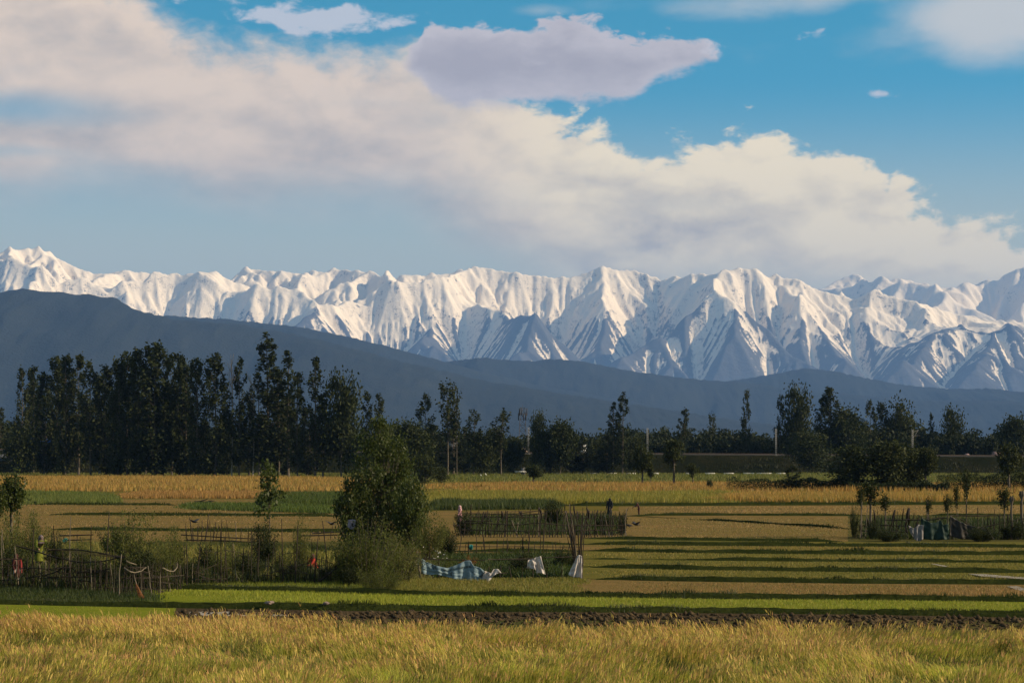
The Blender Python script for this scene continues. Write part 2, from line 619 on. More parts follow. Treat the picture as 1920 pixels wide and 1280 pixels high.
mat_snow(); mat_forest_hill()
SIL = [(-500, 500), (-200, 498), (-60, 480), (0, 468), (20, 470), (55, 462), (75, 466), (110, 485), (150, 505), (185, 514), (240, 508), (290, 511), (340, 514),
       (390, 512), (440, 503), (490, 506), (540, 511), (590, 510), (625, 506), (680, 506), (700, 513), (745, 516), (800, 515), (850, 511), (880, 503), (905, 500),
       (940, 508), (990, 515), (1040, 520), (1065, 521), (1100, 512), (1130, 498), (1160, 508), (1200, 510), (1230, 518), (1270, 522), (1300, 515), (1345, 513), (1370, 502),
       (1420, 507), (1440, 515), (1490, 522), (1530, 542), (1560, 553), (1600, 550), (1640, 545), (1680, 556), (1730, 570), (1800, 590), (1860, 600), (1930, 604), (2100, 590), (2500, 560)]
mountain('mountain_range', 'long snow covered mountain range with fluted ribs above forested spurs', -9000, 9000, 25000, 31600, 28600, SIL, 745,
         [(130, 0.8, 260), (420, 0.7, 200), (780, 0.95, 240), (1062, 0.95, 220), (1390, 0.95, 230), (1700, 0.8, 220), (1860, 0.7, 200), (600, 0.5, 150), (-150, 0.8, 250), (2150, 0.8, 250)], 4)
SIL2 = [(900, 640), (1300, 620), (1480, 580), (1530, 548), (1570, 525), (1600, 516), (1620, 514), (1650, 523), (1690, 524), (1720, 527), (1770, 543), (1810, 530), (1835, 532),
        (1870, 524), (1895, 508), (1925, 503), (2000, 510), (2100, 500), (2500, 540)]
mountain('mountain_range', 'farther snow peaks standing behind the range at the picture\'s right edge', 2500, 12500, 33600, 38400, 35600, SIL2, 640,
         [(1580, 0.8, 250), (1760, 0.8, 250), (1850, 0.7, 200)], 11, dxc=60.0, dxf=28.0, iters=22, snowline=900.0)


def foothill(name, label, pts, D, depth, base_py, x0, x1, seed, dx=14.0, rough=7.0):
    pxs0 = interp_profile(pts)
    xs = np.arange(x0, x1, dx)
    t = np.linspace(0, 1, 46)
    ys = D - depth * 0.55 + depth * t
    Xf, Yf = np.meshgrid(xs, ys)
    yc = D + 0.12 * depth * fbm(xs / 1500.0, xs * 0 + 3.3, 3, seed)
    crest = CH + (YH - pxs0(960 + F * xs / yc)) / F * yc
    zb = -4.0
    s = (Yf - yc[None, :]) / (depth * 0.5)
    prof = np.clip(1 - np.abs(s) ** 1.25, 0, 1)
    Z = zb + (crest[None, :] - zb) * prof
    off = np.clip(np.abs(s) * 2.2, 0, 1)
    Z += off * prof * (0.24 * crest[None, :]) * (ridged(Xf / 700.0 + 0.3 * fbm(Yf / 900.0, Xf / 900.0, 2, seed), Yf / 2600.0, 4, seed) - 0.35)
    Z += rough * fbm(Xf / 26.0, Yf / 26.0, 2, seed + 3) * np.clip(prof * 3, 0, 1)
    me = mesh_np(name, np.stack([Xf, Yf, Z], -1).reshape(-1, 3), grid_faces(len(xs), len(ys)), True)
    return tag(obj(name, me, MATS['forested_hill']), label, None, None, 'structure')


foothill('foothill', 'forested foothill rising to the left edge below the snow',
         [(-400, 575), (-150, 560), (0, 545), (40, 539), (90, 544), (140, 551), (190, 553), (215, 558), (250, 579), (330, 598), (450, 608), (560, 627), (650, 650),
          (740, 674), (800, 688), (900, 712), (1100, 745), (1400, 790), (1800, 830), (2400, 845)], 11500, 4200, 860, -3900, 3900, 21)
foothill('foothill', 'pale forested ridge between the dark foothill and the snow slopes',
         [(-400, 600), (200, 585), (450, 600), (560, 612), (640, 628), (700, 642), (780, 662), (840, 680), (1000, 720), (1400, 790), (2400, 840)], 14500, 4000, 860, -4600, 4900, 33)
foothill('foothill', 'low forested foothill running across the middle below the snow',
         [(-400, 700), (300, 715), (600, 705), (740, 690), (810, 679), (860, 674), (900, 670), (950, 674), (1000, 676), (1050, 672), (1100, 679), (1180, 695), (1280, 708), (1380, 714),
          (1500, 728), (1700, 748), (1900, 752), (2400, 760)], 15500, 4000, 860, -5200, 5200, 45)
foothill('foothill', 'forested foothill with a rounded top towards the right',
         [(-400, 790), (900, 770), (1200, 735), (1380, 712), (1450, 700), (1510, 690), (1560, 695), (1640, 712), (1720, 725), (1800, 729), (1850, 727), (1920, 735), (2100, 740), (2500, 730)], 17500, 4400, 860, -5600, 5800, 57)


# ------------------------------------------------------------------ the hazy air
def build_haze():
    m, T, out = new_mat('haze')
    v = T.node('ShaderNodeVolumePrincipled')
    v.inputs['Color'].default_value = (*HAZE_COLOR, 1.0)
    v.inputs['Density'].default_value = HAZE_DENSITY
    v.inputs['Anisotropy'].default_value = 0.0
    T.t.links.new(v.outputs[0], out.inputs['Volume'])
    bm = bmesh.new()
    bmesh.ops.create_cube(bm, size=1.0)
    me = bpy.data.meshes.new('haze'); bm.to_mesh(me); bm.free()
    o = obj('haze', me, m)
    o.scale = (60000, 64000, 3006)
    o.location = (0, 20000, 1500 - 3)
    tag(o, 'thin blue haze filling the air of the valley', None, None, 'stuff')


HAZE_COLOR = (0.24, 0.48, 1.0)
HAZE_DENSITY = 2.8e-5
build_haze()

# ------------------------------------------------------------------ ground, fields, bunds
def mat_ground(name, cols, scale=0.6, streak=(1.0, 1.0, 1.0), bump=0.03, fine=9.0, rough=0.95):
    """cols: three base colours mixed by large patches and fine litter"""
    m, T, out = new_mat(name)
    P = T.node('ShaderNodeNewGeometry').outputs['Position']
    Q = T.vmul(P, streak)
    n1 = T.noise(Q, scale, 5.0, 0.6, 0.3)
    n2 = T.noise(P, fine, 4.0, 0.65)
    c = T.mix(T.smooth(n1, 0.38, 0.62), cols[0], cols[1])
    c = T.mix(T.smooth(n2, 0.42, 0.68, 0.0, 0.75), c, cols[2])
    princ(T, out, c, rough, T.add(n2, T.mul(n1, 0.6)), bump, 0.9, 0.0)
    return m


mat_ground('valley_soil', ((0.060, 0.062, 0.020), (0.085, 0.070, 0.026), (0.040, 0.042, 0.014)), 0.08)
mat_ground('stubble', ((0.185, 0.118, 0.047), (0.140, 0.102, 0.036), (0.090, 0.075, 0.024)), 0.25, (0.35, 1.6, 1.0), 0.05, 5.0)
mat_ground('stubble_olive', ((0.112, 0.100, 0.024), (0.085, 0.086, 0.019), (0.140, 0.106, 0.034)), 0.3, (0.4, 1.5, 1.0), 0.05, 6.0)
mat_ground('seedlings', ((0.155, 0.170, 0.018), (0.130, 0.150, 0.016), (0.100, 0.115, 0.014)), 0.5, (1.0, 1.0, 1.0), 0.04, 7.0)
mat_ground('lush', ((0.055, 0.080, 0.014), (0.075, 0.090, 0.016), (0.035, 0.052, 0.010)), 0.4)
mat_ground('golden', ((0.135, 0.100, 0.026), (0.105, 0.092, 0.022), (0.080, 0.072, 0.018)), 0.12, (0.3, 1.0, 1.0))
mat_ground('garden_soil', ((0.070, 0.064, 0.022), (0.088, 0.078, 0.026), (0.048, 0.048, 0.016)), 0.5)
mat_ground('ploughed', ((0.050, 0.036, 0.022), (0.085, 0.062, 0.036), (0.030, 0.024, 0.015)), 1.4, (1.0, 1.0, 1.0), 0.12, 5.0)
mat_ground('bund_turf', ((0.020, 0.027, 0.007), (0.032, 0.038, 0.010), (0.013, 0.017, 0.005)), 0.8, (1.0, 1.0, 1.0), 0.06, 6.0)
mat_ground('bank_turf', ((0.011, 0.013, 0.005), (0.020, 0.019, 0.008), (0.006, 0.008, 0.003)), 0.10, (1.0, 1.0, 0.3), 0.2, 1.2)
mat_ground('wet_mud', ((0.33, 0.31, 0.28), (0.22, 0.19, 0.15), (0.12, 0.10, 0.07)), 1.2, (0.4, 1.4, 1.0), 0.02, 5.0, 0.4)  # pale tones paint the whitish reflection lying on wet ground

# the valley floor: finer near the camera, on to beyond the mountains
xs = np.concatenate([np.linspace(-30000, -400, 14), np.linspace(-380, 380, 60), np.linspace(400, 30000, 14)])
ys = np.concatenate([np.linspace(-3000, 10, 4), np.linspace(20, 900, 70), np.linspace(1000, 51000, 20)])
gx_, gy_ = np.meshgrid(xs, ys)
gz_ = -0.05 + 0.02 * fbm(gx_ / 25.0, gy_ / 25.0, 2, 3) * (np.abs(gx_) < 350) * (gy_ < 800)
tag(obj('ground', mesh_np('ground', np.stack([gx_, gy_, gz_], -1).reshape(-1, 3), grid_faces(len(xs), len(ys)), True), MATS['valley_soil']),
    'flat valley floor under the fields', None, None, 'structure')


def poly_y(pts):
    """row of the photograph as a function of the column"""
    return interp_profile(pts)


PLOT_Z = [0.0]


def plot(name, label, far, near, x0, x1, mat, n=28, seed=1, amp=0.012):
    """a field between two lines of ground rows (far, near) from column x0 to x1"""
    PLOT_Z[0] += 0.004
    z = PLOT_Z[0]
    fa, ne = poly_y(far), poly_y(near)
    px = np.linspace(x0, x1, n)
    rows = 7
    V = []
    for k in range(rows):
        t = k / (rows - 1)
        d0, d1 = F * CH / (ne(px) - YH), F * CH / (fa(px) - YH)
        D = d0 + (d1 - d0) * t
        V.append(np.stack([(px - 960) / F * D, D, np.full(n, z)], -1))
    me = mesh_np(name, np.concatenate(V), grid_faces(n, rows), True)
    return tag(obj(name, me, MATS[mat]), label, None, None, 'structure')


# lines of the bunds as rows of the photograph (they run almost straight across)
B1 = [(-250, 1131), (0, 1135), (330, 1142), (640, 1147), (1280, 1151), (1600, 1154), (1920, 1160), (2200, 1164)]
B2 = [(250, 1104), (420, 1108), (560, 1112), (760, 1118), (1280, 1124), (1600, 1127), (1920, 1130), (2200, 1133)]
B3 = [(1100, 1087), (1280, 1091), (1600, 1095), (1920, 1097), (2200, 1099)]
B4 = [(1085, 1064), (1280, 1069), (1600, 1073), (1920, 1075), (2200, 1077)]
B5 = [(1085, 1049), (1280, 1051), (1600, 1054), (1920, 1056), (2200, 1057)]
B6 = [(1085, 1033), (1280, 1037), (1600, 1040), (1920, 1041), (2200, 1042)]
B7 = [(1085, 1021), (1280, 1023), (1600, 1025), (1920, 1027), (2200, 1028)]
B8 = [(1085, 1010), (1280, 1013), (1580, 1016)]


def off(line, d):
    return [(x, y + d) for x, y in line]


# far fields first, near fields last
plot('field', 'green field below the railway bank', [(-400, 884), (2300, 884)], [(-400, 897), (2300, 899)], -400, 2300, 'lush')
plot('field', 'golden field in front of the poplars', [(-400, 895), (2300, 899)], [(-400, 937), (700, 939), (1100, 930), (2300, 946)], -400, 2300, 'golden')
plot('field', 'green and gold field across the middle', [(640, 912), (2300, 908)], [(640, 962), (2300, 958)], 640, 2300, 'golden')
plot('field', 'pale mown field at the right', [(1160, 949), (1600, 947), (2300, 945)], [(1160, 976), (1600, 976), (2300, 978)], 1160, 2300, 'stubble')
plot('field', 'brown harvested field beyond the left garden', [(-400, 935), (700, 936)], [(-400, 1020), (700, 1020)], -400, 700, 'stubble')
plot('field', 'brown bare field between the two gardens', [(1160, 968), (1600, 968)], [(1160, 1032), (1600, 1034)], 1160, 1640, 'stubble')
plot('field', 'brown field behind the middle garden', [(640, 958), (1180, 958)], [(640, 1046), (1180, 1046)], 640, 1180, 'stubble')
plot('field', 'brown field behind the right garden', [(1590, 965), (2300, 965)], [(1590, 1032), (2300, 1034)], 1590, 2300, 'garden_soil')
plot('field', 'olive strip field, eighth from the meadow', off(B8, 0) + [(2200, 1017)], off(B7, 0), 1085, 2200, 'stubble_olive')
plot('field', 'brown strip field, seventh from the meadow', off(B7, 0), off(B6, 0), 1085, 2200, 'stubble')
plot('field', 'olive strip field, sixth from the meadow', off(B6, 0), off(B5, 0), 1085, 2200, 'stubble_olive')
plot('field', 'olive strip field, fifth from the meadow', off(B5, 0), off(B4, 0), 1085, 2200, 'stubble_olive')
plot('field', 'olive strip field, fourth from the meadow', off(B4, 0), off(B3, 0), 1085, 2200, 'stubble_olive')
plot('field', 'brown strip field, third from the meadow', [(700, 1084)] + off(B3, 0), off(B2, 0), 700, 2200, 'stubble')
plot('field', 'bare garden plot of the left garden', [(-300, 1016), (780, 1016)], [(-300, 1112), (780, 1118)], -300, 780, 'garden_soil')
plot('field', 'garden plot behind the blue tarpaulin', [(770, 1038), (1090, 1038)], [(770, 1094), (1090, 1094)], 770, 1090, 'garden_soil')
plot('field', 'bright green strip of seedlings behind the ploughed soil', off(B2, 0), off(B1, 0), 250, 2200, 'seedlings')
plot('field', 'grassy edge in front of the left garden', [(-300, 1100), (300, 1104)], off(B1, 0), -300, 300, 'lush')
plot('field', 'dark ploughed strip beside the meadow', off(B1, 0), [(300, 1176), (2200, 1200)], 300, 2200, 'ploughed')
plot('field', 'bright green seed bed at the meadow edge', off(B1, 0), [(-300, 1172), (330, 1172)], -300, 330, 'seedlings')
plot('field', 'soil under the meadow', [(-300, 1163), (2200, 1168)], [(-300, 1700), (2200, 1700)], -400, 2300, 'valley_soil')


# ------------------------------------------------------------------ blades
def mat_blades():
    m, T, out = new_mat('blades')
    a = T.node('ShaderNodeAttribute', attribute_name='col')
    d = T.node('ShaderNodeBsdfPrincipled')
    T.put(d.inputs['Base Color'], a.outputs['Color'])
    d.inputs['Roughness'].default_value = 0.6
    d.inputs['Specular IOR Level'].default_value = 0.25
    t = T.node('ShaderNodeBsdfTranslucent')
    T.put(t.inputs['Color'], a.outputs['Color'])
    x = T.node('ShaderNodeMixShader')
    x.inputs[0].default_value = 0.45
    T.t.links.new(d.outputs[0], x.inputs[1]); T.t.links.new(t.outputs[0], x.inputs[2])
    T.t.links.new(x.outputs[0], out.inputs[0])
    return m


mat_blades()


def blades(P, H, Wd, lean_az, lean, col, seed=0, mid=True):
    """grass blades: roots P (n,3), heights, widths, lean azimuth and amount, colour (n,3); returns verts, tris, colours"""
    rng = np.random.RandomState(seed)
    n = len(P)
    a = rng.rand(n) * math.tau
    side = np.stack([np.cos(a), np.sin(a), np.zeros(n)], -1) * (Wd * 0.65)[:, None]
    bend = np.stack([np.cos(lean_az), np.sin(lean_az), np.zeros(n)], -1) * (H * lean)[:, None]
    up = np.zeros((n, 3)); up[:, 2] = 1
    p0 = P
    p1 = P + up * (H * 0.58)[:, None] + bend * 0.30
    p2 = P + up * (H * np.sqrt(np.clip(1 - 0.5 * lean ** 2, 0.2, 1)))[:, None] + bend
    if not mid:
        V = np.stack([p0 - side, p0 + side, p2], 1)
        return V.reshape(-1, 3), np.arange(n * 3).reshape(n, 3), np.repeat(col, 3, 0)
    V = np.stack([p0 - side, p0 + side, p1 - side * 0.8, p1 + side * 0.8, p2], 1)
    Ft = np.array([[0, 1, 3], [0, 3, 2], [2, 3, 4]])
    faces = (np.arange(n) * 5)[:, None, None] + Ft[None]
    C = np.repeat(col[:, None, :], 5, 1)
    return V.reshape(-1, 3), faces.reshape(-1, 3), C.reshape(-1, 3)


def blade_obj(name, label, parts):
    V, Fc, C = [], [], []
    b = 0
    for v, f, c in parts:
        V.append(v); Fc.append(f + b); C.append(c); b += len(v)
    me = mesh_np(name, np.concatenate(V), np.concatenate(Fc))
    add_attr(me, 'col', np.clip(np.concatenate(C), 0.0, 1.0))
    o = obj(name, me, MATS['blades'])
    return tag(o, label, None, None, 'stuff')


def scatter(far, near, x0, x1, n, seed):
    """n ground points, even over the area between two row lines"""
    rng = np.random.RandomState(seed)
    fa, ne = poly_y(far), poly_y(near)
    px = x0 + (x1 - x0) * rng.rand(n * 3)
    dmin = F * CH / (ne(px) - YH); dmax = F * CH / (fa(px) - YH)
    w = (dmax ** 2 - dmin ** 2)
    keep = rng.rand(n * 3) < w / w.max()
    px, dmin, dmax = px[keep][:n], dmin[keep][:n], dmax[keep][:n]
    D = np.sqrt(dmin ** 2 + (dmax ** 2 - dmin ** 2) * rng.rand(len(px)))
    return np.stack([(px - 960) / F * D, D, np.zeros(len(px))], -1), px


def pick(rng, n, table, wts):
    """colours from a table with per-blade weights (n,k)"""
    wts = np.clip(wts, 1e-4, None)
    wts = wts / wts.sum(1, keepdims=True)
    r = rng.rand(n)[:, None]
    k = (np.cumsum(wts, 1) < r).sum(1).clip(0, len(table) - 1)
    c = np.array(table)[k]
    return c * (0.75 + 0.5 * rng.rand(n, 1)) * (1 + 0.12 * (rng.rand(n, 3) - 0.5))


STRAW = (0.50, 0.375, 0.090); PINK = (0.44, 0.245, 0.095); GREEN = (0.290, 0.300, 0.034); DARK = (0.060, 0.080, 0.016); OLIVE = (0.37, 0.305, 0.058)


def meadow():
    rng = np.random.RandomState(7)
    n = 172000
    P, px = scatter([(-200, 1186), (330, 1188), (420, 1180), (560, 1186), (640, 1200), (1100, 1212), (1500, 1208), (1920, 1206), (2150, 1206)], [(-200, 1420), (2150, 1420)], -200, 2120, n, 8)
    n = len(P)
    x, y = P[:, 0], P[:, 1]
    edge = np.clip((y - 60.0) / 12.0, -0.6, 1)            # 1 at the far edge
    pa = fbm(x / 2.6, y / 2.6, 3, 5); pb = fbm(x / 0.9, y / 1.4, 2, 15); pc = fbm(x / 1.8 + 9, y / 2.2, 3, 25); pd = fbm(x / 4.0, y / 3.0, 2, 77)
    H = (0.44 + 0.26 * pa + 0.20 * pb + 0.05 * edge) * (0.55 + 0.6 * rng.rand(n))
    short = np.clip(pc * 3.4 - 0.30 - 0.75 * edge, 0, 1)
    H *= 1 - 0.52 * short
    H = np.where(rng.rand(n) < 0.03, H * 1.55, H)
    H = np.clip(H, 0.10, 1.05)
    wt = np.stack([0.60 + 0.9 * pa + 0.35 * edge, 0.04 + 0.70 * edge + 0.6 * pd, 1.30 - 1.4 * pa - 0.95 * edge - 0.6 * pd, 2.6 * short * (1 - 0.7 * np.clip(edge, 0, 1)), 0.80 - 0.5 * edge - 0.5 * pd], 1)
    col = pick(rng, n, [STRAW, PINK, GREEN, DARK, OLIVE], wt)
    cl = fbm(x / 1.1, y / 1.6, 3, 41)
    az = math.pi * (1.0 - 0.5 * np.clip(fbm(x / 3.0, y / 4.0, 2, 40) * 3.0 + 1.0, 0, 2)) + 0.8 * fbm(x / 0.8, y / 0.8, 2, 43) + 0.45 * rng.randn(n)
    lean = np.clip(0.50 + 0.20 * rng.randn(n) + 0.45 * cl, 0.02, 1.15)
    col = col * (1.0 + 0.55 * fbm(x / 0.55, y / 0.9, 2, 44))[:, None] * (1.0 + 0.30 * cl)[:, None]
    wd = 0.008 + 0.008 * rng.rand(n)
    P[:, 2] = PLOT_Z[0] - 0.01
    parts = [blades(P, H, wd, az, lean, col, 1)]
    # seed heads: feathery tufts at the tips of some stems
    k = rng.rand(n) < np.clip(0.20 + 0.16 * pa + 0.16 * edge - 0.2 * short, 0.02, 0.5)
    Q = P[k].copy(); Hq = H[k] * 1.12; aq = az[k]; lq = lean[k]
    tip = Q + np.stack([np.cos(aq), np.sin(aq), np.zeros(len(Q))], -1) * (Hq * lq * 0.62)[:, None]
    tip[:, 2] += Hq * 0.74
    for j in range(2):
        m = len(Q)
        c = np.where((rng.rand(m) < 0.55)[:, None], np.array(STRAW) * 1.08, np.array(PINK)) * (0.7 + 0.6 * rng.rand(m, 1))
        parts.append(blades(tip + 0.03 * rng.randn(m, 3), 0.10 + 0.09 * rng.rand(m), 0.012 + 0.010 * rng.rand(m), aq + 0.6 * rng.randn(m), np.clip(lq * 1.7, 0.2, 1.2), c, 100 + j))
    blade_obj('meadow_grass', 'tall dry meadow grass with straw seed heads along the bottom of the view', parts)


meadow()


def turf(name, label, far, near, x0, x1, n, h, w, table, seed, lean=0.35, patch=6.0, z=None, hvar=0.5):
    rng = np.random.RandomState(seed)
    P, px = scatter(far, near, x0, x1, n, seed + 1)
    n = len(P)
    P[:, 2] = (PLOT_Z[0] * 0.5 if z is None else z)
    # ragged ends instead of a cut rectangle
    e = np.minimum(px - x0, x1 - px) / max(6.0, 0.10 * (x1 - x0))
    keep = e > 0.9 * rng.rand(n) + 0.5 * fbm(P[:, 0] / (patch * 0.5), P[:, 1] / (patch * 0.5), 2, seed + 3)
    P, px = P[keep], px[keep]
    n = len(P)
    x, y = P[:, 0], P[:, 1]
    pa = fbm(x / patch, y / (patch * 0.6), 3, seed)
    H = h * np.clip(0.25 + np.minimum(px - x0, x1 - px) / max(8.0, 0.16 * (x1 - x0)) + 0.5 * pa, 0.25, 1.0) * (1 - hvar * 0.5 + hvar * rng.rand(n)) * (1 + 0.45 * pa)
    k = len(table)
    wt = np.stack([0.5 + 1.1 * np.sin(1.7 * i + 2.2) * pa + 0.3 * (i == 0) for i in range(k)], 1)
    col = pick(rng, n, table, wt)
    az = rng.rand(n) * math.tau
    ln = np.clip(lean + 0.25 * rng.randn(n), 0, 1)
    return blade_obj(name, label, [blades(P, np.clip(H, 0.03, None), w * (1.0 if w < 0.04 else 1.5) * (0.6 + 0.8 * rng.rand(n)), az, ln, col, seed, w < 0.04)])


SEED = [(0.270, 0.290, 0.030), (0.215, 0.245, 0.026), (0.290, 0.270, 0.045)]
turf('seedling_grass', 'short bright green seedlings in the long strip behind the ploughed soil', off(B2, 3), off(B1, -2), 270, 2100, 46000, 0.12, 0.016, SEED, 51)
turf('seedling_grass', 'short bright green seedlings in the seed bed at the left of the meadow', off(B1, 3), [(-250, 1170), (330, 1168)], -250, 318, 9000, 0.06, 0.014, SEED, 52)
turf('verge_grass', 'fresh green grass spilling out in front of the left garden', [(262, 1094), (330, 1090), (760, 1096)], off(B2, -1), 268, 760, 16000, 0.20, 0.018, [(0.210, 0.230, 0.026), (0.140, 0.165, 0.022), (0.075, 0.095, 0.016)], 53)
turf('verge_grass', 'dark grass at the foot of the left garden fence', [(-260, 1106), (300, 1108)], off(B1, -2), -260, 320, 14000, 0.16, 0.018, [(0.040, 0.056, 0.014), (0.060, 0.076, 0.016), (0.030, 0.040, 0.010)], 54)
turf('verge_grass', 'olive grass below the blue tarpaulin', [(690, 1090), (1100, 1089)], [(690, 1113), (1100, 1119)], 690, 1110, 14000, 0.17, 0.018, [(0.190, 0.180, 0.032), (0.24, 0.20, 0.050), (0.120, 0.130, 0.024)], 55)
turf('stubble_grass', 'thin dry stubble on the brown strip field next to the green seedlings', off(B3, 4), off(B2, -4), 1105, 2100, 20000, 0.09, 0.018, [(0.32, 0.195, 0.070), (0.25, 0.165, 0.055), (0.18, 0.15, 0.038)], 56)
for q, (fa, ne, sd) in enumerate(((B4, B3, 57), (B5, B4, 58), (B6, B5, 59), (B7, B6, 60))):
    turf('stubble_grass', ('thin olive stubble on the fourth strip field behind the meadow', 'thin olive stubble on the fifth strip field behind the meadow',
                           'thin olive stubble on the sixth strip field behind the meadow', 'thin brown stubble on the seventh strip field behind the meadow')[q],
         off(fa, 2), off(ne, -2), 1090, 2100, 11000, 0.08, 0.022, [(0.25, 0.20, 0.046), (0.18, 0.165, 0.034), (0.125, 0.125, 0.024)], sd)

turf('stubble_grass', 'sparse stubble on the brown bare field between the two gardens', [(1180, 972), (1600, 972)], [(1180, 1010), (1600, 1014)], 1170, 1620, 16000, 0.07, 0.03, [(0.30, 0.20, 0.075), (0.24, 0.18, 0.055), (0.18, 0.16, 0.04)], 81, 0.4, 9.0)
turf('stubble_grass', 'sparse stubble on the pale mown field at the right', [(1170, 951), (2150, 948)], [(1170, 966), (2150, 968)], 1160, 2150, 16000, 0.08, 0.05, [(0.32, 0.21, 0.08), (0.24, 0.18, 0.055)], 82, 0.4, 16.0)
turf('stubble_grass', 'sparse stubble on the brown field beyond the left garden', [(-200, 938), (650, 938)], [(-200, 1014), (650, 1014)], -200, 660, 20000, 0.07, 0.04, [(0.31, 0.20, 0.075), (0.25, 0.18, 0.055), (0.18, 0.16, 0.04)], 83, 0.4, 12.0)
# standing crops farther off
GOLD = [(0.38, 0.235, 0.055), (0.33, 0.185, 0.050), (0.25, 0.195, 0.046)]
turf('ripe_crop', 'ripe golden crop standing in front of the poplar grove', [(-300, 896), (800, 897)], [(-300, 921), (520, 922), (640, 921), (800, 921)], -300, 720, 52000, 0.75, 0.10, GOLD, 61, 0.25, 22.0)
turf('ripe_crop', 'orange tinted ripe crop bordering the brown left field', [(-300, 925), (480, 926)], [(-300, 934), (480, 935)], 215, 640, 12000, 0.55, 0.06, [(0.34, 0.195, 0.055), (0.29, 0.165, 0.048)], 62, 0.25, 14.0)
turf('ripe_crop', 'golden crop in a wide band across the middle distance', [(790, 908), (2200, 912)], [(790, 922), (1300, 925), (2200, 924)], 790, 2150, 34000, 0.75, 0.09, [(0.36, 0.215, 0.052), (0.31, 0.165, 0.046), (0.24, 0.195, 0.044)], 63, 0.25, 16.0)
turf('ripe_crop', 'golden crop with a green foot behind the right garden', [(1330, 931), (2200, 931)], [(1330, 943), (2200, 942)], 1300, 2150, 34000, 0.75, 0.07, [(0.37, 0.225, 0.052), (0.32, 0.205, 0.046), (0.22, 0.185, 0.040)], 64, 0.25, 11.0)
turf('green_crop', 'yellow green crop behind the middle garden', [(780, 925), (1420, 927)], [(780, 946), (1420, 946)], 780, 1420, 40000, 0.62, 0.06, [(0.225, 0.205, 0.034), (0.27, 0.21, 0.040), (0.155, 0.160, 0.028)], 65, 0.25, 12.0)
turf('green_crop', 'dark green crop at the far end of the middle garden', [(800, 946), (1050, 946)], [(800, 957), (1050, 955)], 800, 1060, 9000, 0.75, 0.05, [(0.040, 0.058, 0.014), (0.065, 0.082, 0.018)], 66, 0.3, 6.0)
turf('green_crop', 'green rice crop beyond the left garden', [(35, 925), (230, 932)], [(35, 946), (235, 947)], 36, 232, 14000, 0.62, 0.05, [(0.120, 0.145, 0.028), (0.145, 0.165, 0.034), (0.085, 0.110, 0.022)], 67, 0.3, 9.0)
turf('green_crop', 'lush green crop left of the leafy central tree', [(475, 928), (650, 930)], [(475, 947), (650, 947)], 478, 660, 12000, 0.62, 0.05, [(0.062, 0.092, 0.016), (0.085, 0.112, 0.020), (0.042, 0.062, 0.012)], 68, 0.3, 9.0)
turf('green_crop', 'green strip of crop on the edge of the brown left field', [(330, 947), (640, 950)], [(330, 955), (640, 964)], 325, 640, 9000, 0.42, 0.045, [(0.080, 0.115, 0.018), (0.050, 0.075, 0.014)], 69, 0.3, 7.0)
turf('green_crop', 'low green and yellow crop along the foot of the railway bank', [(730, 888), (2200, 889)], [(730, 903), (2200, 906)], 730, 2150, 36000, 0.55, 0.11, [(0.140, 0.148, 0.030), (0.185, 0.165, 0.036), (0.085, 0.100, 0.022)], 70, 0.3, 26.0)
turf('green_crop', 'low grass under the trunks of the poplar grove', [(-300, 884), (760, 885)], [(-300, 895), (760, 896)], -300, 760, 26000, 0.5, 0.12, [(0.150, 0.150, 0.028), (0.195, 0.170, 0.034), (0.095, 0.105, 0.022)], 71, 0.3, 26.0)
turf('garden_crop', 'low yellow green crop inside the left garden', [(330, 1030), (640, 1032)], [(330, 1094), (640, 1096)], -60, 660, 36000, 0.42, 0.03, [(0.240, 0.205, 0.042), (0.31, 0.245, 0.060), (0.130, 0.145, 0.028), (0.075, 0.095, 0.020)], 72, 0.35, 2.2)
turf('garden_weeds', 'dark weeds standing along the fence of the left garden', [(-100, 1078), (700, 1078)], [(-100, 1106), (230, 1112), (345, 1104), (700, 1100)], -100, 690, 15000, 0.5, 0.024, [(0.030, 0.042, 0.010), (0.050, 0.064, 0.014), (0.085, 0.088, 0.022), (0.022, 0.028, 0.008)], 84, 0.45, 1.4, None, 1.0)
turf('garden_crop', 'dark green vegetables growing behind the blue tarpaulin', [(840, 1048), (1085, 1046)], [(840, 1086), (1085, 1086)], 800, 1085, 12000, 0.36, 0.05, [(0.042, 0.064, 0.014), (0.065, 0.085, 0.018), (0.030, 0.044, 0.010)], 73, 0.6, 1.6)
turf('garden_crop', 'dark weeds inside the middle garden fence', [(850, 972), (1170, 972)], [(850, 1004), (1170, 1004)], 850, 1172, 9000, 0.5, 0.05, [(0.035, 0.050, 0.012), (0.055, 0.070, 0.015)], 74, 0.4, 3.0)
turf('garden_crop', 'dark weeds inside the right garden fence', [(1600, 978), (2150, 978)], [(1600, 1012), (2150, 1012)], 1600, 2150, 14000, 0.5, 0.05, [(0.028, 0.042, 0.010), (0.048, 0.062, 0.014)], 75, 0.4, 3.0)


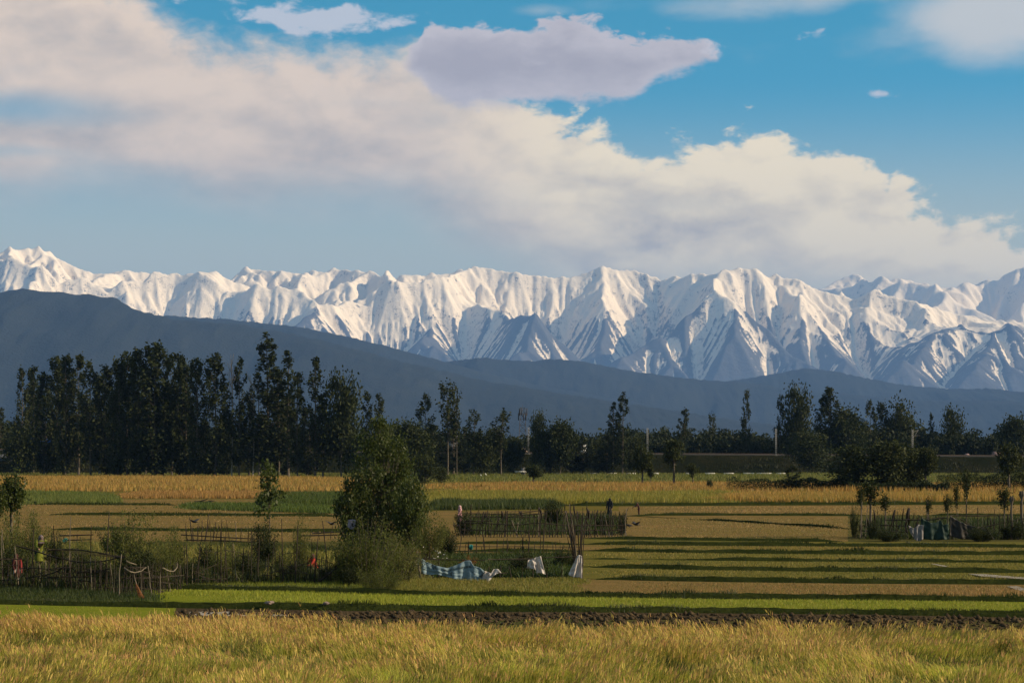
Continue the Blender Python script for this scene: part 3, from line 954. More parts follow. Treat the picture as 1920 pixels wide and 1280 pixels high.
def bund(label, line, x0, x1, h=0.26, w=0.85, seed=1, grass=90, gh=0.20, gaps=0.0):
    """a low earth bank along a row line, with turf and ragged grass"""
    h *= 0.80; gh *= 0.85
    ln = poly_y(line)
    D0 = F * CH / (ln(0.5 * (x0 + x1)) - YH)
    L = (x1 - x0) / F * D0
    n = max(12, int(L / 0.35))
    px = np.linspace(x0, x1, n)
    D = F * CH / (ln(px) - YH)
    cx = (px - 960) / F * D
    D = D + 0.10 * fbm(cx / 2.0, cx * 0 + seed, 2, seed)
    hh = h * np.clip(np.minimum(np.arange(n), np.arange(n)[::-1]) / 6.0, 0.1, 1) * (0.9 + 0.28 * fbm(cx / 2.5, cx * 0 + 2.0 + seed, 3, seed + 4))
    if gaps:
        hh *= np.clip((fbm(cx / 5.0, cx * 0 + 7.0, 2, seed + 9) + 0.55 - gaps) * 4, 0.12, 1)
    prof = [(-0.55, -0.06), (-0.42, 0.35), (-0.24, 0.88), (0.0, 1.0), (0.22, 0.85), (0.42, 0.3), (0.55, -0.06)]
    V = []
    for s, q in prof:
        jit = 0.04 * fbm(cx / 0.5, cx * 0 + s * 9, 2, seed + 11)
        V.append(np.stack([cx, D + s * w, hh * q + PLOT_Z[0] * 0.4 + jit * (q > 0)], -1))
    me = mesh_np('bund', np.concatenate(V), grid_faces(n, len(prof)), True)
    o = tag(obj('bund', me, MATS['bund_turf']), label, None, None, 'structure')
    rng = np.random.RandomState(seed)
    m = int(L * grass)
    k = rng.rand(m) * (n - 1); i = k.astype(int); t = k - i
    bx = cx[i] + (cx[np.minimum(i + 1, n - 1)] - cx[i]) * t
    by = D[i]
    s = np.clip(rng.randn(m) * 0.22, -0.5, 0.5)
    bz = np.interp(np.abs(s), [0, 0.24, 0.42, 0.55], [1, 0.88, 0.35, 0]) * hh[i]
    clump = np.clip(0.75 + 0.8 * fbm(bx / 0.7, bx * 0 + 1.0, 2, seed + 20), 0.25, 1.7)
    P = np.stack([bx, by + s * w, bz], -1)
    H = gh * clump * (0.5 + 0.8 * rng.rand(m)) * np.clip(hh[i] / h, 0.3, 1.2)
    col = pick(rng, m, [(0.030, 0.042, 0.009), (0.048, 0.062, 0.013), (0.020, 0.027, 0.007), (0.110, 0.105, 0.026)], np.tile([[0.5, 0.3, 0.4, 0.10]], (m, 1)))
    parts = blades(P, H, 0.014 + 0.012 * rng.rand(m) * (D0 / 80.0), rng.rand(m) * math.tau, np.clip(0.35 + 0.25 * rng.randn(m), 0, 1), col, seed)
    me2 = mesh_np('turf', parts[0], parts[1])
    add_attr(me2, 'col', parts[2])
    t_ = obj('turf', me2, MATS['blades'], o)
    t_['kind'] = 'stuff'
    return o


bund('grassy bund behind the ploughed soil', B1, -260, 2120, 0.30, 0.95, 1, 110, 0.20)
bund('grassy bund behind the bright green seedlings', B2, 262, 2120, 0.28, 0.95, 2, 110, 0.18)
bund('lumpy grass bund, third behind the meadow', B3, 1100, 2120, 0.26, 0.95, 3, 90, 0.20)
bund('grass bund, fourth behind the meadow', B4, 1090, 2120, 0.28, 1.05, 4, 90, 0.20)
bund('broken grass bund, fifth behind the meadow', B5, 1090, 2120, 0.20, 0.9, 5, 60, 0.16, 0.22)
bund('grass bund, sixth behind the meadow', B6, 1090, 2120, 0.30, 1.2, 6, 80, 0.20, 0.0)
bund('grass bund, seventh behind the meadow', B7, 1090, 2120, 0.27, 1.2, 7, 80, 0.20)
bund('grass bund, eighth behind the meadow', B8, 1090, 1580, 0.24, 1.2, 8, 80, 0.18)
bund('slanting bund across the brown field', [(1160, 966), (1280, 973), (1400, 980), (1600, 993)], 1165, 1600, 0.22, 1.0, 9, 40, 0.2, 0.15)
bund('dark bund along the pale field by the far digger', [(1160, 968), (1240, 966), (1400, 966), (2100, 968)], 1175, 2100, 0.24, 1.6, 10, 30, 0.25, 0.1)
bund('bund nearest the crop on the brown left field', [(-200, 946), (60, 946), (640, 948)], 60, 330, 0.30, 2.0, 11, 40, 0.3)
bund('middle bund on the brown left field', [(-200, 964), (100, 965), (400, 967), (640, 968)], 95, 645, 0.30, 1.5, 12, 50, 0.25)
bund('bund on the brown left field nearest the garden', [(-200, 992), (100, 993), (400, 996), (700, 998)], 95, 700, 0.26, 1.4, 13, 50, 0.22)
bund('bund between the middle garden and the vegetable plot', [(850, 1019), (1090, 1021)], 850, 1090, 0.22, 1.1, 14, 60, 0.2)
bund('bund below the brown strip behind the vegetable plot', [(850, 1034), (1090, 1034)], 850, 1090, 0.22, 1.1, 15, 60, 0.2)
bund('small earth bund across the seed bed', [(60, 1166), (100, 1158), (150, 1148), (195, 1139)], 60, 195, 0.12, 0.5, 16, 20, 0.08)
bund('bund below the far golden crop', [(640, 946), (1160, 948), (2100, 944)], 1060, 2100, 0.4, 2.4, 17, 24, 0.4)


def clods():
    """broken earth of the ploughed strip"""
    rng = np.random.RandomState(3)
    P, px = scatter(off(B1, 5), [(300, 1170), (2150, 1190)], 330, 2120, 5200, 90)
    base = np.array([(1, 0, 0), (-1, 0, 0), (0, 1, 0), (0, -1, 0), (0, 0, 1), (0, 0, -0.6)], float)
    tri = np.array([(0, 2, 4), (2, 1, 4), (1, 3, 4), (3, 0, 4), (2, 0, 5), (1, 2, 5), (3, 1, 5), (0, 3, 5)])
    n = len(P)
    s = 0.022 + 0.13 * rng.rand(n) ** 4
    V = base[None] * s[:, None, None] * (0.6 + 0.8 * rng.rand(n, 6, 1))
    a = rng.rand(n) * math.tau
    ca, sa = np.cos(a)[:, None], np.sin(a)[:, None]
    V = np.stack([V[..., 0] * ca - V[..., 1] * sa, V[..., 0] * sa + V[..., 1] * ca, V[..., 2] * 0.75], -1)
    P[:, 2] = PLOT_Z[0] - 0.01 + s * 0.2
    V = V + P[:, None, :]
    me = mesh_np('soil_clods', V.reshape(-1, 3), (np.arange(n) * 6)[:, None, None].repeat(8, 1).reshape(-1, 1) + np.tile(tri, (n, 1)))
    tag(obj('soil_clods', me, MATS['ploughed']), 'broken clods of dark earth in the ploughed strip', None, None, 'stuff')


clods()


def puddle(label, pts, z=None):
    PLOT_Z[0] += 0.004
    z = PLOT_Z[0] if z is None else z
    v = [(wx(px, gd(py)), gd(py), z) for px, py in pts]
    c = np.mean(np.array(v), 0)
    me = mesh_np('wet_mud', [c] + v, [(0, 1 + i, 1 + (i + 1) % len(v)) for i in range(len(v))])
    tag(obj('wet_mud', me, MATS['wet_mud']), label, None, None, 'structure')


puddle('wet mud with a painted pale reflection at the end of the ploughed strip', [(345, 1152), (380, 1150), (430, 1151), (470, 1155), (540, 1156), (548, 1159), (440, 1160), (360, 1158)])
puddle('pale wet mud on the brown strip field at the right edge', [(1888, 1103), (1905, 1102), (1940, 1112), (1990, 1122), (1960, 1124), (1915, 1112)])
puddle('thin pale streak of mud beside the fourth bund', [(1815, 1079), (1850, 1080), (1930, 1087), (1990, 1094), (1930, 1090), (1840, 1084)])
puddle('short pale streak of mud near the fifth bund', [(1744, 1060), (1752, 1060), (1778, 1065), (1772, 1066)])


def railway():
    D = 655.0
    x0, x1, n = -420.0, 460.0, 90
    xs = np.linspace(x0, x1, n)
    top = wz(0, 1) * 0 + (5.55 - 0.0062 * (xs - 0.0))
    sec = [(-16.0, -0.2, 0), (-13.0, 0.05, 1), (-5.0, 0.93, 1), (-4.2, 1.0, 0), (4.2, 1.0, 0), (5.0, 0.93, 1), (13.0, 0.05, 1), (16.0, -0.2, 0)]
    V = [np.stack([xs, np.full(n, D + s) + 0.5 * fbm(xs / 12.0, xs * 0 + s, 2, 5) * j, top * q + 0.18 * fbm(xs / 9.0, xs * 0 + 3 * s, 3, 6) * j], -1) for s, q, j in sec]
    o = tag(obj('railway_embankment', mesh_np('railway_embankment', np.concatenate(V), grid_faces(n, len(sec)), True), MATS['bank_turf']),
            'long dark grassy railway embankment crossing the far fields', None, None, 'structure')
    # ballast and two rails on top
    bal = [(-2.6, 0.02), (-1.7, 0.38), (1.7, 0.38), (2.6, 0.02)]
    V = [np.stack([xs, np.full(n, D + s), top + q], -1) for s, q in bal]
    obj('ballast', mesh_np('ballast', np.concatenate(V), grid_faces(n, 4), True), MATS['ballast'], o)
    for s in (-0.84, 0.84):
        V = [np.stack([xs, np.full(n, D + s + d), top + 0.38 + q], -1) for d, q in ((-0.07, 0.0), (-0.035, 0.16), (0.035, 0.16), (0.07, 0.0))]
        obj('rail', mesh_np('rail', np.concatenate(V), grid_faces(n, 4)), MATS['rust'], o)
    return D, lambda x: 5.55 - 0.0062 * x


mat_plain('ballast', (0.024, 0.021, 0.018), (0.040, 0.035, 0.030), 3.0, 0.95, 0.05)
mat_plain('rust', (0.05, 0.03, 0.02), (0.08, 0.05, 0.03), 2.0, 0.7)
RAIL_D, rail_z = railway()


def bank_weeds():
    rng = np.random.RandomState(19)
    n = 16000
    x = -200 + 420 * rng.rand(n); t = rng.rand(n)
    z = (5.55 - 0.0062 * x) * (0.05 + 0.86 * t)
    P = np.stack([x, RAIL_D - 13.0 + 8.0 * t, z - 0.05], -1)
    pa = fbm(x / 14.0, P[:, 1] * 0.6, 3, 91)
    keep = rng.rand(n) < 0.45 + 0.9 * pa
    P, pa, n = P[keep], pa[keep], int(keep.sum())
    col = pick(rng, n, [(0.030, 0.036, 0.012), (0.050, 0.050, 0.018), (0.018, 0.024, 0.008)], np.tile([[0.4, 0.3, 0.4]], (n, 1)))
    blade_obj('bank_weeds', 'rough dark weeds on the slope of the railway bank', [blades(P, (0.45 + 0.5 * pa.clip(0, 1)) * (0.5 + rng.rand(n)), 0.14 + 0.16 * rng.rand(n), rng.rand(n) * math.tau, 0.3 + 0.3 * rng.rand(n), col, 20, False)])


bank_weeds()

# ------------------------------------------------------------------ vegetation
def mat_leaf(name, c1, c2, trans=0.3, rough=0.6, spec=0.08, tcol=None):
    m, T, out = new_mat(name)
    oi = T.node('ShaderNodeObjectInfo')
    P = T.node('ShaderNodeNewGeometry')
    n = T.noise(P.outputs['Position'], 1.3, 3.0, 0.6)
    r = T.add(T.mul(oi.outputs['Random'], 0.45), T.mul(n, 0.75))
    c = T.mix(T.smooth(r, 0.15, 0.85), c1, c2)
    c = T.mix(T.mul(P.outputs['Random Per Island'], 0.55), c, tuple(0.55 * q for q in c1))
    d = T.node('ShaderNodeBsdfPrincipled')
    T.put(d.inputs['Base Color'], c)
    d.inputs['Roughness'].default_value = rough
    d.inputs['Specular IOR Level'].default_value = spec
    t = T.node('ShaderNodeBsdfTranslucent')
    T.put(t.inputs['Color'], T.mix(0.5, c, tcol) if tcol else c)
    x = T.node('ShaderNodeMixShader')
    x.inputs[0].default_value = trans
    T.t.links.new(d.outputs[0], x.inputs[1]); T.t.links.new(t.outputs[0], x.inputs[2])
    T.t.links.new(x.outputs[0], out.inputs[0])
    return m


mat_leaf('poplar_leaf', (0.024, 0.034, 0.010), (0.042, 0.050, 0.015), 0.22)
mat_leaf('willow_leaf', (0.030, 0.040, 0.012), (0.050, 0.058, 0.018), 0.25)
mat_leaf('glossy_leaf', (0.040, 0.060, 0.012), (0.070, 0.090, 0.020), 0.42, 0.5, 0.22)
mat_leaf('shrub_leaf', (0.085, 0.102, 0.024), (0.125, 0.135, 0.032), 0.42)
mat_leaf('far_leaf', (0.024, 0.032, 0.012), (0.038, 0.046, 0.018), 0.2)
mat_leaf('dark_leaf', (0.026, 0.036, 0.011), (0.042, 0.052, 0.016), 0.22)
mat_leaf('blossom', (0.62, 0.58, 0.50), (0.75, 0.70, 0.62), 0.3)
mat_plain('bark', (0.060, 0.048, 0.034), (0.105, 0.088, 0.066), 3.0, 0.95, 0.02)
mat_plain('pale_bark', (0.16, 0.14, 0.11), (0.25, 0.22, 0.18), 3.0, 0.9, 0.02)


class Geo:
    """collects numpy pieces of one mesh, quads only"""
    def __init__(self):
        self.v = []; self.f = []; self.n = 0

    def add(self, v, f):
        v = np.asarray(v, float); f = np.asarray(f, int)
        self.v.append(v); self.f.append(f + self.n); self.n += len(v)

    def tube(self, pts, rad, sides=5, cap=True):
        pts = np.asarray(pts, float); n = len(pts)
        rad = np.broadcast_to(np.asarray(rad, float), (n,))
        tan = np.gradient(pts, axis=0)
        tan /= np.maximum(np.linalg.norm(tan, axis=1, keepdims=True), 1e-9)
        ref = np.where((np.abs(tan[:, 2:3]) > 0.9), np.array([[1.0, 0, 0]]), np.array([[0, 0, 1.0]]))
        a = np.cross(tan, ref); a /= np.linalg.norm(a, axis=1, keepdims=True)
        for i in range(1, n):                       # keep the frame from flipping
            q = a[i - 1] - tan[i] * np.dot(a[i - 1], tan[i])
            l = np.linalg.norm(q)
            if l > 1e-6: a[i] = q / l
        b = np.cross(tan, a)
        th = np.arange(sides) / sides * math.tau
        ring = a[:, None, :] * np.cos(th)[None, :, None] + b[:, None, :] * np.sin(th)[None, :, None]
        V = pts[:, None, :] + ring * rad[:, None, None]
        i = np.arange(n * sides).reshape(n, sides)
        j = np.roll(i, -1, 1)
        f = np.stack([i[:-1], j[:-1], j[1:], i[1:]], -1).reshape(-1, 4)
        self.add(V.reshape(-1, 3), f)
        if cap:
            for k, s in ((0, -1), (n - 1, 1)):
                r = i[k] + (self.n - n * sides)
                c = self.n
                self.v.append(pts[k:k + 1]); self.n += 1
                q = [[r[m], r[(m + 1) % sides], c, c] for m in range(sides)]
                # quads with a doubled corner become triangles in build()
                self.f.append(np.array(q))

    def leaves(self, P, size, seed, flat=0.0, aspect=0.62):
        """rhombus leaves or leaf sprays at P"""
        rng = np.random.RandomState(seed)
        n = len(P)
        size = np.broadcast_to(np.asarray(size, float), (n,)) * (0.6 + 0.8 * rng.rand(n))
        u = rng.randn(n, 3); u[:, 2] *= (1 - flat); u /= np.linalg.norm(u, axis=1, keepdims=True)
        w = rng.randn(n, 3); w -= u * (w * u).sum(1, keepdims=True); w /= np.linalg.norm(w, axis=1, keepdims=True)
        nrm = np.cross(u, w)
        u = u * size[:, None] * 0.5; w = w * size[:, None] * 0.5 * aspect
        k = nrm * (size * 0.10)[:, None]
        V = np.stack([P - u, P - w * 1.0 + u * 0.1 + k, P + u, P + w + u * 0.1 + k], 1).reshape(-1, 3)
        self.add(V, np.arange(n * 4).reshape(n, 4))

    def mesh(self, name, smooth=False):
        V = np.concatenate(self.v); Fq = np.concatenate(self.f)
        tri = Fq[:, 2] == Fq[:, 3]
        me = bpy.data.meshes.new(name)
        me.vertices.add(len(V)); me.vertices.foreach_set('co', V.astype(np.float32).ravel())
        q = Fq[~tri]; t = Fq[tri][:, :3]
        loops = np.concatenate([q.ravel(), t.ravel()]).astype(np.int32)
        me.loops.add(len(loops)); me.loops.foreach_set('vertex_index', loops)
        me.polygons.add(len(q) + len(t))
        ls = np.concatenate([np.arange(len(q)) * 4, len(q) * 4 + np.arange(len(t)) * 3]).astype(np.int32)
        me.polygons.foreach_set('loop_start', ls)
        if smooth: me.polygons.foreach_set('use_smooth', np.ones(len(ls), dtype=bool))
        me.update(calc_edges=True)
        return me


def bez(a, b, c, n):
    t = np.linspace(0, 1, n)[:, None]
    return (1 - t) ** 2 * np.asarray(a, float) + 2 * t * (1 - t) * np.asarray(b, float) + t * t * np.asarray(c, float)


def make_poplar(seed, H=30.0, R=2.6, nb=70, leaf=0.62, per=42, low=0.10, sparse=0.0, top=0.35, arms=0, mats=('bark', 'poplar_leaf')):
    """tall narrow poplar; returns meshes (trunk, crown), its height and its radius"""
    rng = np.random.RandomState(seed)
    g, lf = Geo(), Geo()
    sway = rng.randn(2) * 0.25
    tz = np.linspace(0, H * 0.96, 10)
    axis = np.stack([sway[0] * np.sin(tz / H * 3.0), sway[1] * np.sin(tz / H * 2.4 + 1), tz], -1)
    g.tube(axis, np.linspace(0.24, 0.03, 10) * (H / 30.0) ** 0.6, 6)
    P = []
    for k in range(nb):
        t = low + (1 - low) * (k + rng.rand()) / nb
        ph = rng.rand() * math.tau
        env = R * (0.55 + 0.45 * math.sin(min(1.0, (t - low) / 0.35) * math.pi / 2)) * (1.0 - max(0, (t - 0.62) / 0.38) ** 1.6 * (1 - top))
        env *= 0.62 + 0.55 * rng.rand()
        if sparse and rng.rand() < sparse * (1 - abs(t - 0.93) * 2):
            continue
        z1 = t * H
        z0 = max(0.03 * H, z1 - env * (1.1 + rng.rand()))
        ax = np.array([np.interp(z0, tz, axis[:, 0]), np.interp(z0, tz, axis[:, 1]), z0])
        end = np.array([ax[0] + math.cos(ph) * env, ax[1] + math.sin(ph) * env, z1])
        midp = np.array([ax[0] + math.cos(ph) * env * 0.75, ax[1] + math.sin(ph) * env * 0.75, z0 + (z1 - z0) * 0.35])
        br = bez(ax, midp, end, 5)
        g.tube(br, np.linspace(0.055, 0.015, 5), 4, False)
        m = int(per * (0.5 + rng.rand()))
        s = 0.25 + 0.75 * rng.rand(m) ** 0.7
        i = np.clip((s * 4).astype(int), 0, 3); fr = s * 4 - i
        c = br[i] + (br[i + 1] - br[i]) * fr[:, None]
        sp = (0.30 + 0.30 * rng.rand()) * R / 2.6 * (1.0 - 0.3 * t)
        P.append(c + rng.randn(m, 3) * np.array([sp, sp, sp * 1.5]))
    P.append(axis[-1] + rng.randn(26, 3) * np.array([0.25, 0.25, 0.7]))
    for k in range(arms):
        ph = rng.rand() * math.tau; z0 = H * (0.55 + 0.2 * rng.rand())
        e = np.array([math.cos(ph) * R * 1.5, math.sin(ph) * R * 0.6, z0 + H * 0.16])
        br = bez((axis[6][0], axis[6][1], z0), (e[0] * 0.8, e[1] * 0.8, z0 + 0.5), e, 6)
        g.tube(br, np.linspace(0.08, 0.02, 6), 4)
        P.append(br[rng.randint(2, 6, 60)] + rng.randn(60, 3) * 0.45)
    lf.leaves(np.concatenate(P), leaf, seed + 1)
    a, b = g.mesh('poplar_trunk', True), lf.mesh('poplar_crown')
    a.materials.append(MATS[mats[0]]); b.materials.append(MATS[mats[1]])
    return (a, b, H, R)


def make_round(seed, H=12.0, R=4.5, trunk=0.22, clumps=60, per=70, leaf=0.5, squash=1.0, mats=('bark', 'willow_leaf'), stems=1, droop=0.0, spread=0.10, tr=0.22, flat=0.0, top_heavy=1.0):
    """broad crowned tree or bush; clumps spread through the crown volume"""
    rng = np.random.RandomState(seed)
    g, lf = Geo(), Geo()
    zc = H * (trunk + (1 - trunk) * 0.5); hz = H * (1 - trunk) * 0.5
    P = []
    forks = []
    for s in range(stems):
        a = rng.rand() * math.tau
        b = np.array([math.cos(a), math.sin(a), 0]) * (0.06 * R if stems > 1 else 0)
        e = np.array([math.cos(a) * R * 0.25 * (stems > 1), math.sin(a) * R * 0.25 * (stems > 1), H * (trunk + 0.18)])
        pts = bez(b, (b + e) * 0.5 + rng.randn(3) * 0.04 * R, e, 5)
        g.tube(pts, np.linspace(tr, tr * 0.6, 5) / math.sqrt(stems), 6)
        forks.append(pts)
    for k in range(clumps):
        d = rng.randn(3); d /= np.linalg.norm(d)
        r = rng.rand() ** (1 / 2.4)
        wob = 0.78 + 0.34 * rng.rand()
        f = 1.0 - (1.0 - top_heavy) * (0.5 - 0.5 * d[2] * r)
        c = np.array([d[0] * R * r * wob * f, d[1] * R * r * wob * f, zc + d[2] * hz * r * (0.85 + 0.25 * rng.rand()) * squash])
        fk = forks[rng.randint(stems)]
        o = fk[rng.randint(3, 5)]
        br = bez(o, (o + c) * 0.5 + np.array([0, 0, 0.12 * H * (c[2] > o[2])]), c, 5)
        g.tube(br, np.linspace(tr * 0.28, tr * 0.06, 5), 4, False)
        m = int(per * (0.5 + rng.rand()))
        sp = spread * (R + hz) * (0.6 + 0.8 * rng.rand())
        q = c + rng.randn(m, 3) * np.array([sp, sp, sp * (0.75 + droop)])
        if droop: q[:, 2] -= droop * np.abs(rng.randn(m)) * sp
        P.append(q)
    P = np.concatenate(P)
    P = P[P[:, 2] > 0.02 * H]
    lf.leaves(P, leaf, seed + 1, flat)
    a, b = g.mesh('tree_trunk', True), lf.mesh('tree_crown')
    a.materials.append(MATS[mats[0]]); b.materials.append(MATS[mats[1]])
    return (a, b, H, R)


def make_shrub(seed, H=2.6, R=1.1, stems=34, leaf=0.10, per=90, mats=('bark', 'shrub_leaf'), lean=0.5, low=0.15, curve=0.5):
    """bush of many upright shoots"""
    rng = np.random.RandomState(seed)
    g, lf = Geo(), Geo()
    P = []
    for s in range(stems):
        a = rng.rand() * math.tau; r = math.sqrt(rng.rand())
        h = H * (0.45 + 0.6 * rng.rand()) * (1 - 0.35 * r * r)
        b = np.array([math.cos(a), math.sin(a), 0]) * R * 0.35 * r
        e = np.array([math.cos(a) * R * r, math.sin(a) * R * r, h]) + np.append(rng.randn(2) * 0.1 * R, 0)
        pts = bez(b, (b[0] + (e[0] - b[0]) * lean * 0.4, b[1] + (e[1] - b[1]) * lean * 0.4, h * 0.6), e, 6)
        g.tube(pts, np.linspace(0.012, 0.004, 6) * H / 2.6, 4, False)
        m = int(per * (0.5 + rng.rand()))
        t = low + (1 - low) * rng.rand(m) ** 0.8
        i = np.clip((t * 5).astype(int), 0, 4); fr = t * 5 - i
        c = pts[i] + (pts[i + 1] - pts[i]) * fr[:, None]
        P.append(c + rng.randn(m, 3) * 0.055 * (H + R) * 0.5)
    P = np.concatenate(P); P = P[P[:, 2] > 0.01]
    lf.leaves(P, leaf, seed + 1, -0.3, 0.42)
    a, b = g.mesh('shrub_stems', True), lf.mesh('shrub_crown')
    a.materials.append(MATS[mats[0]]); b.materials.append(MATS[mats[1]])
    return (a, b, H, R)


def place(proto, name, label, cat, px, top, base, width=None, D=None, group=None, rz=None, parts=('trunk', 'crown'), z0=0.0, lean=0.0):
    """put a copy of a plant so that it fills rows top..base (ground) at column px; width in columns"""
    D = gd(base) if D is None else D
    h = (wz(top, D) - z0) * 1.0
    s = h / proto[2]
    sx = s if width is None else (width / F * D * 0.5) / proto[3]
    t = thing(name, label, cat, (wx(px, D), D, z0), group, random.uniform(0, 6.28) if rz is None else rz)
    t.scale = (sx, sx, s)
    if lean: t.rotation_euler[1] = lean
    obj(parts[0], proto[0], None, t)
    obj(parts[1], proto[1], None, t)
    return t


random.seed(5)
POP = [make_poplar(100 + k, 30.0, 2.7, 84, 0.66, 46, 0.07, 0.0, 0.4) for k in range(4)]
POPB = [make_poplar(130 + k, 30.0, 2.4, 70, 0.66, 40, 0.14, 0.25, 0.3) for k in range(3)]
SPARSE = [make_poplar(150 + k, 30.0, 1.9, 64, 0.62, 30, 0.12, 0.35, 0.25, arms=1 if k == 0 else 0) for k in range(3)]
TUFT = [make_poplar(170 + k, 20.0, 2.0, 46, 0.55, 30, 0.45, 0.45, 0.8) for k in range(2)]
ROUND = [make_round(200 + k, 13.0, 4.2, 0.10, 80, 62, 0.62, 1.0, ('bark', 'willow_leaf')) for k in range(3)]
FARR = [make_round(220 + k, 14.0, 4.4, 0.06, 60, 15, 1.3, 1.0, ('bark', 'far_leaf')) for k in range(3)]

# --- the grove of poplars at the left: the trees one can tell apart
GROVE = 'poplars of the grove at the left'
LEFT = [
    (POPB[0], 42, 690, 889, 30, 'narrow poplar at the left end of the poplar grove'),
    (POP[1], 290, 645, 894, 62, 'broad tall poplar, highest crown of the dense left half of the grove'),
    (POP[2], 402, 665, 895, 50, 'poplar standing by itself in a gap of the grove, beside the leafless one'),
    (POPB[1], 448, 674, 895, 36, 'slim poplar just right of the leafless tree in the grove'),
    (SPARSE[1], 500, 624, 895, 52, 'tallest poplar of the grove, its loose top rising against the blue hill'),
    (SPARSE[2], 541, 660, 895, 44, 'loose topped poplar right of the tallest one in the grove'),
    (POPB[2], 558, 700, 896, 38, 'short dense poplar below the two tallest tops of the grove'),
    (SPARSE[0], 591, 670, 896, 36, 'thin poplar with one side arm near the right of the grove'),
    (POPB[0], 606, 738, 896, 36, 'low dense poplar under the thin one with the side arm'),
]
for pr, px, top, base, w, lab in LEFT:
    place(pr, 'poplar_tree', lab, 'poplar', px, top, base, w, None, GROVE)
ORD = 'first second third fourth fifth sixth seventh eighth ninth tenth eleventh twelfth thirteenth fourteenth fifteenth sixteenth seventeenth'.split()
DENSE = [(62, 690, 888, 36), (82, 700, 890, 40), (105, 670, 890, 44), (122, 667, 892, 40), (146, 666, 892, 46), (170, 680, 893, 44), (186, 705, 890, 40), (200, 688, 893, 44),
         (222, 675, 894, 44), (240, 662, 893, 50), (262, 655, 894, 46), (275, 690, 890, 50), (306, 660, 894, 44), (320, 666, 893, 40), (336, 666, 894, 42), (352, 686, 894, 44), (368, 673, 895, 40),
         (70, 740, 886, 50), (120, 745, 886, 56), (165, 750, 886, 56), (215, 740, 886, 56), (255, 735, 887, 56), (305, 735, 887, 56), (345, 745, 887, 50)]
for k, (px, top, base, w) in enumerate(DENSE):
    lab = ('%s dark poplar from the left in the front row of the dense half grove' % ORD[k]) if k < 17 else 'lower dark poplar half hidden behind the front row of the dense half grove'
    place((POP + POPB)[k % 7], 'poplar_tree', lab, 'poplar', px, top, base, w, None, GROVE)
for k, (px, top, base, w) in enumerate([(468, 740, 894, 46), (486, 700, 895, 44), (520, 692, 894, 48), (530, 740, 893, 50), (575, 765, 893, 46), (425, 780, 892, 40), (386, 790, 891, 40)]):
    place((POPB + POP)[k % 7], 'poplar_tree', 'dark poplar filling in below the loose tops in the right half of the grove', 'poplar', px, top, base, w, None, GROVE)
place(ROUND[0], 'willow_tree', 'broad rounded dark tree at the right end of the poplar grove', 'tree', 640, 710, 896, 66)
place(POPB[2], 'poplar_tree', 'slim poplar just right of the broad rounded tree by the grove', 'poplar', 688, 735, 895, 26)
place(POPB[1], 'poplar_tree', 'last slim poplar of the grove, behind the central tree', 'poplar', 712, 740, 895, 30)
place(ROUND[2], 'willow_tree', 'low broad tree under the far left end of the grove', 'tree', 40, 800, 890, 60)


def bare_tree(label, px, top, base, seed, spread=1.0):
    rng = np.random.RandomState(seed)
    D = gd(base); H = wz(top, D)
    g = Geo()
    ax = np.stack([0.3 * np.sin(np.linspace(0, 3, 9)), np.zeros(9), np.linspace(0, H * 0.9, 9)], -1)
    g.tube(ax, np.linspace(0.2, 0.05, 9), 6)
    c = Geo()
    for k in range(16):
        z0 = H * (0.6 + 0.3 * rng.rand()); a = rng.rand() * math.tau
        e = np.array([math.cos(a) * spread * (0.6 + rng.rand()), math.sin(a) * spread, z0 + H * (0.06 + 0.10 * rng.rand())])
        c.tube(bez((0.2, 0, z0), (e[0] * 0.6, e[1] * 0.6, z0 + 0.6), e, 5), np.linspace(0.06, 0.02, 5), 4)
    t = thing('bare_tree', label, 'tree', (wx(px, D), D, 0))
    obj('trunk', g.mesh('trunk', True), MATS['pale_bark'], t)
    obj('branches', c.mesh('branches', True), MATS['pale_bark'], t)


bare_tree('leafless pale tree with a thin forked top among the poplars', 434, 650, 895, 3)
bare_tree('small leafless tree top among the poplars, left of the tallest one', 474, 700, 895, 4)

